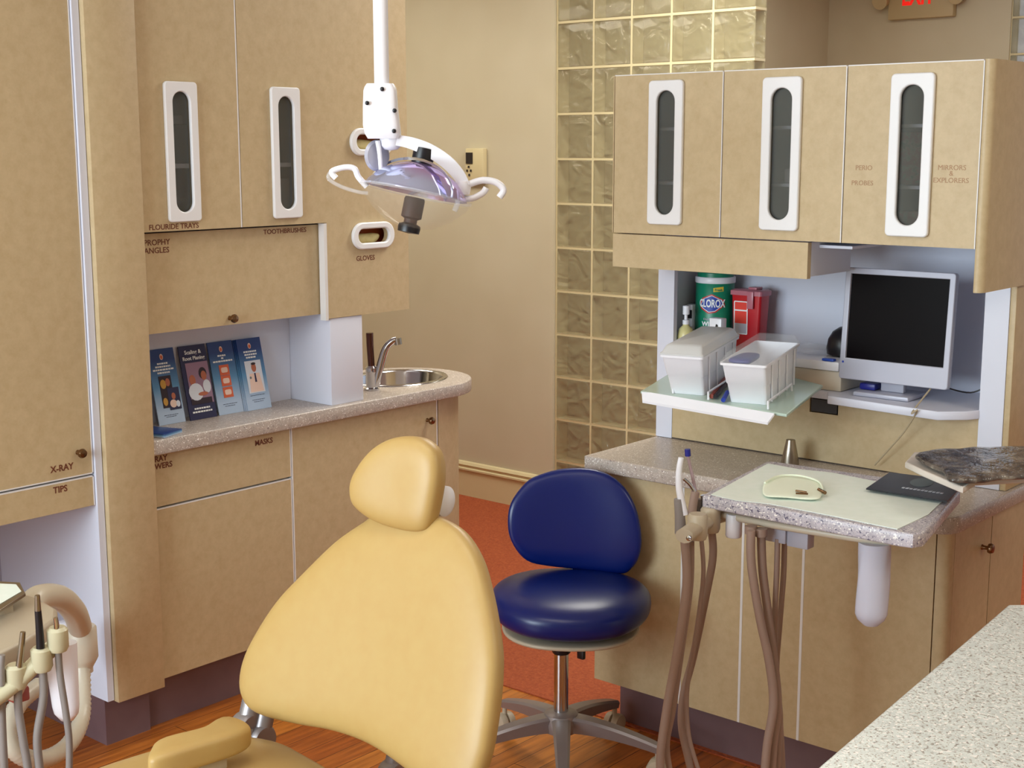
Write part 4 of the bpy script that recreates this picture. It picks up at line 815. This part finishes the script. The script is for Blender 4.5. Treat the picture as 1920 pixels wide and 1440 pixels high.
# arm
am = [(282, 1400), (300, 1384), (385, 1362), (425, 1340), (458, 1347), (470, 1362), (440, 1378), (370, 1400), (310, 1418), (278, 1420)]
az = .625; ap = [on(px, py, 2, az) for px, py in am]; acx = sum(p_.x for p_ in ap)/10; acy = sum(p_.y for p_ in ap)/10
q = MB(); q.pad([(p_.x, p_.y) for p_ in ap], .05, lambda u, v, w_: Vector((u, v, az-.02+w_)), 4, 4.5, 12); ar = q.build('armrest', 'yellow', pc, ang=60)
q = MB(); q.box(acx-.02, acx+.015, acy-.07, acy+.05, zs-.07, az-.046, .006); q.build('armrest_support', 'beige', pc)
for px, py, yy in ((448, 1352, 0), (492, 1372, 1)):
    pass
ha = on(485, 1372, 1, Ob.y+.0)
def hinge(px, py):
    c_ = far(px, py, 2.62); q = MB(); q.lathe([(.001, -.02), (.026, -.019), (.030, -.012), (.030, .012), (.026, .019), (.001, .02)], Matrix.Translation(c_) @ Matrix.Rotation(math.pi/2, 4, 'Y'), 24)
    q.tube([c_, c_+Vector((.0, -.02, -.06)), c_+Vector((.0, -.02, -.14))], .022, 12, 4, flat=.7); q.tube([c_, c_+Vector((0, .02, .06))], .02, 12, smooth=False); q.build('hinge', 'castal', pc)
hinge(487, 1384); hinge(462, 1362); hinge(735, 1452)
q = MB(); q.tube([(-1.80, 1.40, .46), (-1.80, 1.15, .40), (-1.80, 1.05, .22)], .09, 20, 5, flat=1.3); q.build('lift_column', 'beige', pc)
q = MB(); q.pad([(-.18, -.35), (.18, -.35), (.22, 0), (.18, .30), (-.18, .30), (-.22, 0)], .10, lambda u, v, w_: Vector((-1.80+u, 1.0+v, .05+w_)), 4, 6); q.build('floor_plate', 'beige', pc)
q = MB(); q.tube([(-1.80, 1.06, .24), (-1.80, 1.04, .09)], .10, 20, smooth=False); q.build('base_column', 'beige', pc)
q = MB(); q.pad([(-.24, -.35), (.24, -.35), (.26, .0), (.24, .30), (-.24, .30), (-.26, 0)], .06, lambda u, v, w_: Vector((-1.80+u, 1.22+v, .468+w_)), 4, 5); q.build('seat_frame', 'beige', pc)

# ================================================================== operator stool
sb0 = far(1052, 1330, 3.55); SC = Vector((sb0.x, sb0.y, 0))
st = empty('operator_stool', 'navy blue operator stool on five-arm aluminium caster base', 'stool', SC)
zh = .155
q = MB(); q.lathe([(.045, -.055), (.05, -.03), (.045, -.006), (.032, .0), (.001, .0)], Matrix.Translation(SC+Vector((0, 0, zh)))); q.build('hub', 'castal', st)
a0 = math.atan2(-SC.y, -SC.x)+.02
for k in range(5):
    a = a0+k*2*math.pi/5; d = Vector((math.cos(a), math.sin(a), 0)); n = Vector((-d.y, d.x, 0)); L = .27
    q = MB(); R = []
    for t in range(9):
        s = t/8; c_ = SC+d*(.03+(L-.03)*s); zt_ = zh-.008-.050*s**1.6; hb_ = .045-.022*s; wd = .026-.010*s
        R.append([c_+n*wd*x+Vector((0, 0, z)) for x, z in ((-.7, zt_), (.7, zt_), (1, zt_-.006), (.8, zt_-hb_), (-.8, zt_-hb_), (-1, zt_-.006))])
    q.loft(R); leg = q.build('base_arm', 'castal', st, ang=35)
    c_ = SC+d*(L-.002); q = MB(); ax = Matrix.Translation(c_+Vector((0, 0, .0285))) @ Vector((0, 0, 1)).rotation_difference(n).to_matrix().to_4x4()
    q.lathe([(.010, -.024), (.026, -.022), (.028, -.018), (.028, -.004), (.012, -.003), (.012, .003), (.028, .004), (.028, .018), (.026, .022), (.010, .024)], ax, 24)
    q.cyl(c_+Vector((0, 0, .03)), c_+Vector((0, 0, .075)), .007); q.build('caster', 'putty', leg)
q = MB(); q.cyl(SC+Vector((0, 0, zh)), SC+Vector((0, 0, .322)), .0195, .0195, 28); q.build('lower_column', 'chrome', st)
q = MB(); q.lathe([(.022, .318), (.025, .322), (.025, .334), (.020, .338), (.001, .338)], Matrix.Translation(SC)); q.build('collar', 'black', st)
q = MB(); q.cyl(SC+Vector((0, 0, .336)), SC+Vector((0, 0, .42)), .013, .013, 24); q.build('gas_lift', 'chrome', st)
sc_ = far(1070, 1125, 3.53); sd_ = Vector((sc_.x, sc_.y, 0)).normalized(); sr = Vector((sd_.y, -sd_.x, 0))
SCn = Vector((sc_.x, sc_.y, .465))
so_ = []
for k in range(16):
    a = 2*math.pi*k/16; x = .212*math.copysign(abs(math.cos(a))**.85, math.cos(a)); y = .215*math.copysign(abs(math.sin(a))**.9, math.sin(a)); x *= 1+.0*y
    so_.append((x*(1-.35*max(0, y)), y))
q = MB(); q.pad(so_, .122, lambda u, v, w_: SCn+sr*u+sd_*v+Vector((0, 0, w_+.010*math.cos(v*9))), 4, 2.7, 14, .008); q.build('seat', 'blue', st, ang=75)
q = MB(); q.pad([(a*.86, b*.86) for a, b in so_], .016, lambda u, v, w_: SCn+sr*u+sd_*v+Vector((0, 0, w_-.063)), 3, 5); q.build('seat_pan', 'putty', st, ang=60)
bo_ = [(985, 905), (1012, 890), (1060, 879), (1118, 881), (1162, 904), (1190, 945), (1202, 1000), (1198, 1040), (1183, 1065), (1162, 1075), (1100, 1070), (1030, 1062), (988, 1050), (963, 1020), (953, 985), (958, 942)]
OB = far(1077, 980, 3.66); NB = (-sd_*math.cos(.12)+Vector((0, 0, math.sin(.12))))
TB = (Vector((0, 0, 1))-NB*NB.z).normalized(); UB = TB.cross(NB)
pb2 = [onplane(px, py, OB, NB)-OB for px, py in bo_]
q = MB(); q.pad([(p_.dot(UB), p_.dot(TB)) for p_ in pb2], .062, lambda u, v, w_: OB+UB*u+TB*v+NB*(w_+1.1*u*u-.012), 4, 2.8, 12, .004); q.build('backrest', 'blue', st, ang=75)
q = MB(); q.tube([SCn+sd_*.02+Vector((0, 0, -.058)), SCn+sd_*.16+Vector((0, 0, -.055)), OB-NB*.045+Vector((0, 0, -.10)), OB-NB*.048], .010, 10, 4, flat=.5); q.build('back_bar', 'chrome', st)
lv = far(1090, 1215, 3.50); q = MB(); q.tube([SCn+sr*.045+Vector((0, 0, -.055)), lv+Vector((0, 0, .03)), lv+Vector((0, 0, -.012))], .008, 10, 2, flat=.6); lo = q.build('lever', 'chrome', st)
q = MB(); q.box(-.011, .011, -.006, .006, -.018, .012, .003, Matrix.Translation(lv+Vector((0, 0, -.012)))); q.build('lever_grip', 'black', lo)

# ================================================================== operatory lamp
DLm = 2.95
def LP(px, py, dz=0): return far(px, py, DLm+dz)
lp = empty('operatory_lamp', 'white ceiling-mounted dental operatory lamp with clear shield and handles', 'dental lamp', LP(716, 155))
pt = LP(716, 170); pt2 = Vector((pt.x, pt.y, 2.70))
q = MB(); q.cyl(pt, pt2, .0155, .0155, 24); q.build('pole', 'plastic', lp)
q = MB(); q.cyl(Vector((pt.x, pt.y, 2.66)), Vector((pt.x, pt.y, 2.72)), .07, .09, 28); q.build('ceiling_canopy', 'plastic', lp)
# tapered housing
hs = [(157, 688, 738, .020), (163, 684, 742, .024), (170, 682, 744, .026), (200, 681, 746, .027), (235, 681, 750, .027), (250, 684, 752, .026), (260, 690, 748, .02)]
q = MB(); R = []
for py, xa, xb, dp in hs:
    A_ = LP(xa, py); B_ = LP(xb, py); m_ = (A_+B_)/2; h = (B_-A_).length/2
    R.append([m_+rt*h*cx_ + fh*dp*sy_ for cx_, sy_ in [(math.copysign(abs(math.cos(a))**.45, math.cos(a)), math.copysign(abs(math.sin(a))**.45, math.sin(a))) for a in [2*math.pi*j/28 for j in range(28)]]])
q.loft(R); hsg = q.build('housing', 'plastic', lp, ang=50)
for px, py in ((719, 168), (691, 194), (742, 208), (741, 246)):
    q = MB(); c_ = LP(px, py)-fh*.0275; q.lathe([(.0045, 0), (.0045, .003), (.001, .004)], Matrix.Translation(c_) @ Vector((0, 0, 1)).rotation_difference(-fh).to_matrix().to_4x4(), 12); q.build('screw', 'black', hsg)
q = MB(); q.lathe([(.001, .024), (.018, .02), (.024, .008), (.022, -.010), (.014, -.018), (.001, -.020)], Matrix.Translation(LP(733, 264, .01))); q.build('ball_joint', 'plastic', lp)
q = MB(); q.tube([LP(708, 264), LP(712, 290), LP(714, 320)], .0055, 10, 3, r1=.0045); q.build('link_rod', 'plastic', lp)
q = MB(); c_ = LP(707, 292, .02); q.lathe([(.001, .006), (.028, .005), (.033, 0), (.028, -.005), (.001, -.006)], Matrix.Translation(c_) @ Vector((0, 0, 1)).rotation_difference((-fh+rt*.9).normalized()).to_matrix().to_4x4(), 28); q.build('tension_disc', 'mon', lp)
# yoke : flat curved band from the joint over the reflector to the right pivot
yk = [(738, 262), (770, 268), (805, 282), (838, 304), (860, 328), (872, 350)]
C_ = cat([LP(px, py) for px, py in yk], 6, False); R = []
for i, c_ in enumerate(C_):
    t_ = (C_[min(i+1, len(C_)-1)]-C_[max(i-1, 0)]).normalized(); n_ = t_.cross(fh).normalized(); hh = .010+.004*math.sin(i/len(C_)*3)
    R.append([c_+n_*hh*a+fh*.010*b for a, b in ((-1, -1), (1, -1), (1, 1), (-1, 1))])
q = MB(); q.loft(R); yo = q.build('yoke', 'plastic', lp, ang=30)
# optical head frame, axis tipped toward the right
ctr = LP(780, 362); dn = (Vector((0, 0, -1))*.97 + rt*-.20 - fh*.10).normalized()
Mh = Matrix.Translation(ctr) @ Vector((0, 0, -1)).rotation_difference(dn).to_matrix().to_4x4()
q = MB(); q.lathe([(.026, .062), (.05, .055), (.080, .038), (.104, .012), (.110, 0)], Mh, 48, False); q.lathe([(.108, 0), (.102, .012), (.078, .036), (.05, .052), (.026, .059)], Mh, 48, False); q.build('reflector', 'iris', lp, ang=80)
q = MB(); q.lathe([(.119, -.002), (.112, -.018), (.085, -.046), (.050, -.068), (.018, -.074)], Mh, 48, False); q.build('shield', 'shield', lp, ang=80)
q = MB(); q.lathe([(.1105, .003), (.120, .002), (.120, -.004), (.1105, -.003)], Mh, 48, False); q.build('shield_rim', 'clear', lp, ang=80)
R = []
q = MB()
arc = [Mh @ Vector((.122*math.cos(a)*1.0, -.02, .068*math.sin(a))) for a in [math.pi*k/16 for k in range(17)]]
for k, p_ in enumerate(arc):
    n_ = (p_-ctr).normalized(); R.append([p_+n_*.004+fh*.009, p_+n_*.004-fh*.009, p_-n_*.002-fh*.009, p_-n_*.002+fh*.009])
q.loft(R); q.build('reflector_band', 'chrome', lp, ang=40)
q = MB(); q.lathe([(.022, .058), (.023, .062), (.023, .094), (.001, .095)], Mh, 28); q.build('lamp_socket', 'black', lp)
q = MB(); q.lathe([(.020, -.01), (.022, -.014), (.022, -.052), (.014, -.056), (.014, -.066), (.001, -.067)], Mh, 28); q.build('bulb_cover', 'maroon', lp)
q = MB(); q.lathe([(.014, -.064), (.023, -.068), (.024, -.074), (.023, -.084), (.001, -.086)], Mh, 28); q.build('focus_knob', 'black', lp)
q = MB(); q.tube([LP(866, 348), LP(880, 345), LP(905, 338), (LP(930, 342)), LP(944, 356), LP(936, 370)], .0075, 10, 5); q.tube([LP(862, 372), LP(885, 372), LP(905, 362), LP(912, 352)], .007, 10, 4); q.build('handle', 'plastic', lp)
q = MB(); q.lathe([(.001, .016), (.014, .014), (.017, 0), (.014, -.014), (.001, -.016)], Matrix.Translation(LP(868, 352))); q.build('pivot', 'plastic', lp)
q = MB(); q.tube([LP(688, 350), LP(672, 332), LP(664, 316), LP(645, 314), LP(622, 322), LP(630, 334)], .0065, 10, 5); q.build('handle', 'plastic', lp)
q = MB(); q.tube([LP(620, 322), LP(616, 335), LP(640, 350), LP(672, 360), LP(690, 362)], .004, 8, 5); q.build('handle_guard', 'clear', lp)
q = MB(); q.tube([LP(858, 358), LP(858, 380), LP(852, 396)], .006, 10, 3); q.build('clip', 'clear', lp)

# wall phone / intercom on the back wall
pi = empty('wall_intercom', 'cream intercom with dark display on the back wall behind lamp', 'intercom', on(890, 330, 1, YB-.02))
a = on(872, 278, 1, YB-.03); b = on(906, 344, 1, YB-.03); q = MB(); q.box(a.x, b.x, YB-.03, YB-.0005, b.z, a.z, .006); q.build('body', 'creamtrim', pi)
a2 = on(874, 286, 1, YB-.031); b2 = on(886, 307, 1, YB-.031); q = MB(); q.box(a2.x, b2.x, YB-.034, YB-.0302, b2.z, a2.z); q.build('display', 'gap', pi, smooth=False)
for k, (px, py) in enumerate(((879, 313), (876, 320), (883, 320), (880, 328))): q = MB(); c_ = on(px, py, 1, YB-.031); q.box(c_.x-.004, c_.x+.004, YB-.034, YB-.0302, c_.z-.005, c_.z+.005); q.build('button', 'gap', pi, smooth=False)


# ================================================================== left delivery unit
DU = 3.0
U_ = lambda px, py, dz=0: far(px, py, DU+dz)
du = empty('assistant_unit', 'beige dental assistant unit with tubing in the left cabinet bay', 'dental unit', U_(60, 1200))
# arm tube curving to the bracket on the cabinet side
q = MB(); q.tube([U_(50, 1150, .25), U_(70, 1122, .30), U_(110, 1120, .40), U_(138, 1145, .50), U_(150, 1175, .60)], .030, 20, 6); q.build('arm_tube', 'beige', du)
ac = U_(153, 1205, .66); q = MB(); q.lathe([(.036, .045), (.040, .040), (.041, -.040), (.036, -.050), (.026, -.068), (.026, -.080)], Matrix.Translation(ac), 28); q.build('arm_connector', 'beige', du)
q = MB(); q.box(-3.385, -3.275, 1.985, 2.0155, .22, .40, .004, Matrix.Translation((0, 0, 0))); bq = q.build('wall_bracket', 'mon', du)
q = MB(); q.box(-3.335, -3.30, 1.955, 1.986, .33, .37, .004); q.build('bracket_catch', 'plastic', du)
hp = [(153, 1232, .66), (155, 1290, .62), (152, 1350, .55), (125, 1400, .42), (75, 1425, .30), (30, 1410, .26), (15, 1370, .28), (35, 1320, .34), (75, 1285, .42)]
P_ = cat([U_(*h) for h in hp], 14, False); q = MB(); R = []; ref = None
for i, p_ in enumerate(P_):
    t_ = (P_[min(i+1, len(P_)-1)]-P_[max(i-1, 0)]).normalized()
    if ref is None: ref = t_.cross(Vector((1, 0, 0)))
    ref = (ref-t_*ref.dot(t_)).normalized(); bi = t_.cross(ref); rr = .0205+.0016*(1 if i % 2 else -1)
    R.append([p_+ref*rr*math.cos(2*math.pi*k/16)+bi*rr*math.sin(2*math.pi*k/16) for k in range(16)])
q.loft(R); q.build('corrugated_hose', 'beige', du, ang=180)
# unit body
bx_ = [(-40, 1135), (30, 1112), (62, 1120), (100, 1142), (98, 1160), (40, 1200), (-40, 1240)]
zb_ = U_(40, 1160, .05).z
bp3 = [on(px, py, 2, zb_) for px, py in bx_]
q = MB(); shape(q, [[(p_.x, p_.y) for p_ in bp3]], .07, PZ(zb_-.07), .008); q.build('body', 'putty', du, ang=50)
ty = [on(px, py, 2, zb_+.03) for px, py in ((-40, 1088), (36, 1092), (46, 1112), (-40, 1168))]
q = MB(); shape(q, [[(p_.x, p_.y) for p_ in ty]], .008, PZ(zb_+.022), .002); q.build('tray', 'steel', du, ang=50)
ty2 = [on(px, py, 2, zb_+.032) for px, py in ((-40, 1092), (30, 1095), (40, 1108), (-40, 1155))]
q = MB(); shape(q, [[(p_.x, p_.y) for p_ in ty2]], .001, PZ(zb_+.0305)); tag(q.build('tray_paper', 'paper', smooth=False), 'pale paper on the small tray at left edge', 'paper sheet')
q = MB(); q.box(-.02, .02, -.02, .02, -.035, 0, .002, Matrix.Translation(on(0, 1130, 2, zb_+.022)+Vector((0, 0, 0)))); q.build('tray_post', 'putty', du)
# holder bar
q = MB(); q.tube([U_(-30, 1325, -.22), U_(30, 1280, -.20), U_(75, 1236, -.19), U_(118, 1196, -.17)], .020, 14, 5, flat=.8); q.build('holder_bar', 'holder', du)
for px, py in ((30, 1265), (78, 1232), (108, 1195)):
    q = MB(); q.lathe([(.017, -.028), (.021, -.02), (.021, .016), (.015, .022)], Matrix.Translation(U_(px, py, -.20)), 18); q.build('holder_ring', 'holder', du)
for k, (m, pts, r, lab) in enumerate((('black', [(76, 1215), (74, 1180), (71, 1143)], .0085, 'black bodied handpiece in middle holder of left unit'), ('steel', [(35, 1255), (40, 1215), (43, 1185)], .007, 'steel handpiece in lower holder of left unit'), ('chrome', [(106, 1190), (106, 1172), (104, 1158)], .006, 'short chrome handpiece in the upper holder by curved arm'), ('greyhose', [(2, 1285), (2, 1250), (4, 1228)], .008, 'grey handpiece cut by left edge of the view'))):
    q = MB(); q.tube([U_(px, py, -.21) for px, py in pts], r, 12, 4, r1=r*.75); o = q.build('handpiece', m); tag(o, lab, 'handpiece')
    if k == 0: q = MB(); q.cyl(U_(71, 1145, -.21), U_(70, 1116, -.21), .0065, .005); q.build('head', 'steel', o)
for pts, r in (([(76, 1225), (82, 1300), (70, 1380), (74, 1440), (80, 1500)], .0085), ([(36, 1262), (34, 1320), (42, 1380), (52, 1440), (56, 1500)], .0085), ([(108, 1195), (112, 1260), (124, 1340), (130, 1400), (128, 1500)], .007), ([(2, 1290), (4, 1360), (8, 1440), (10, 1500)], .008)):
    q = MB(); q.tube([U_(px, py, -.20) for px, py in pts], r, 10, 6); q.build('hose', 'greyhose', du)
q = MB(); R = []
for k in range(12):
    z = k/11; c_ = U_(112+14*z, 1205+145*z, .28); a = .040*(1-.25*z) if z < .9 else .030*(1-(z-.9)*5)
    R.append([c_+rt*a*math.cos(t)+fh*a*.7*math.sin(t) for t in [2*math.pi*j/20 for j in range(20)]])
q.loft(R); q.build('waste_bottle', 'plastic', du, ang=60)
q = MB(); q.box(-.02, .02, -.02, .02, -.018, .018, .006, Matrix.Translation(U_(34, 1300, .30))); q.build('rubber_clip', 'redclip', du)
q = MB(); q.cyl(U_(50, 1160, .15), U_(50, 1250, .20), .03); q.cyl(U_(50, 1250, .20), U_(25, 1300, .27), .02); q.build('drop_tube', 'putty', du)
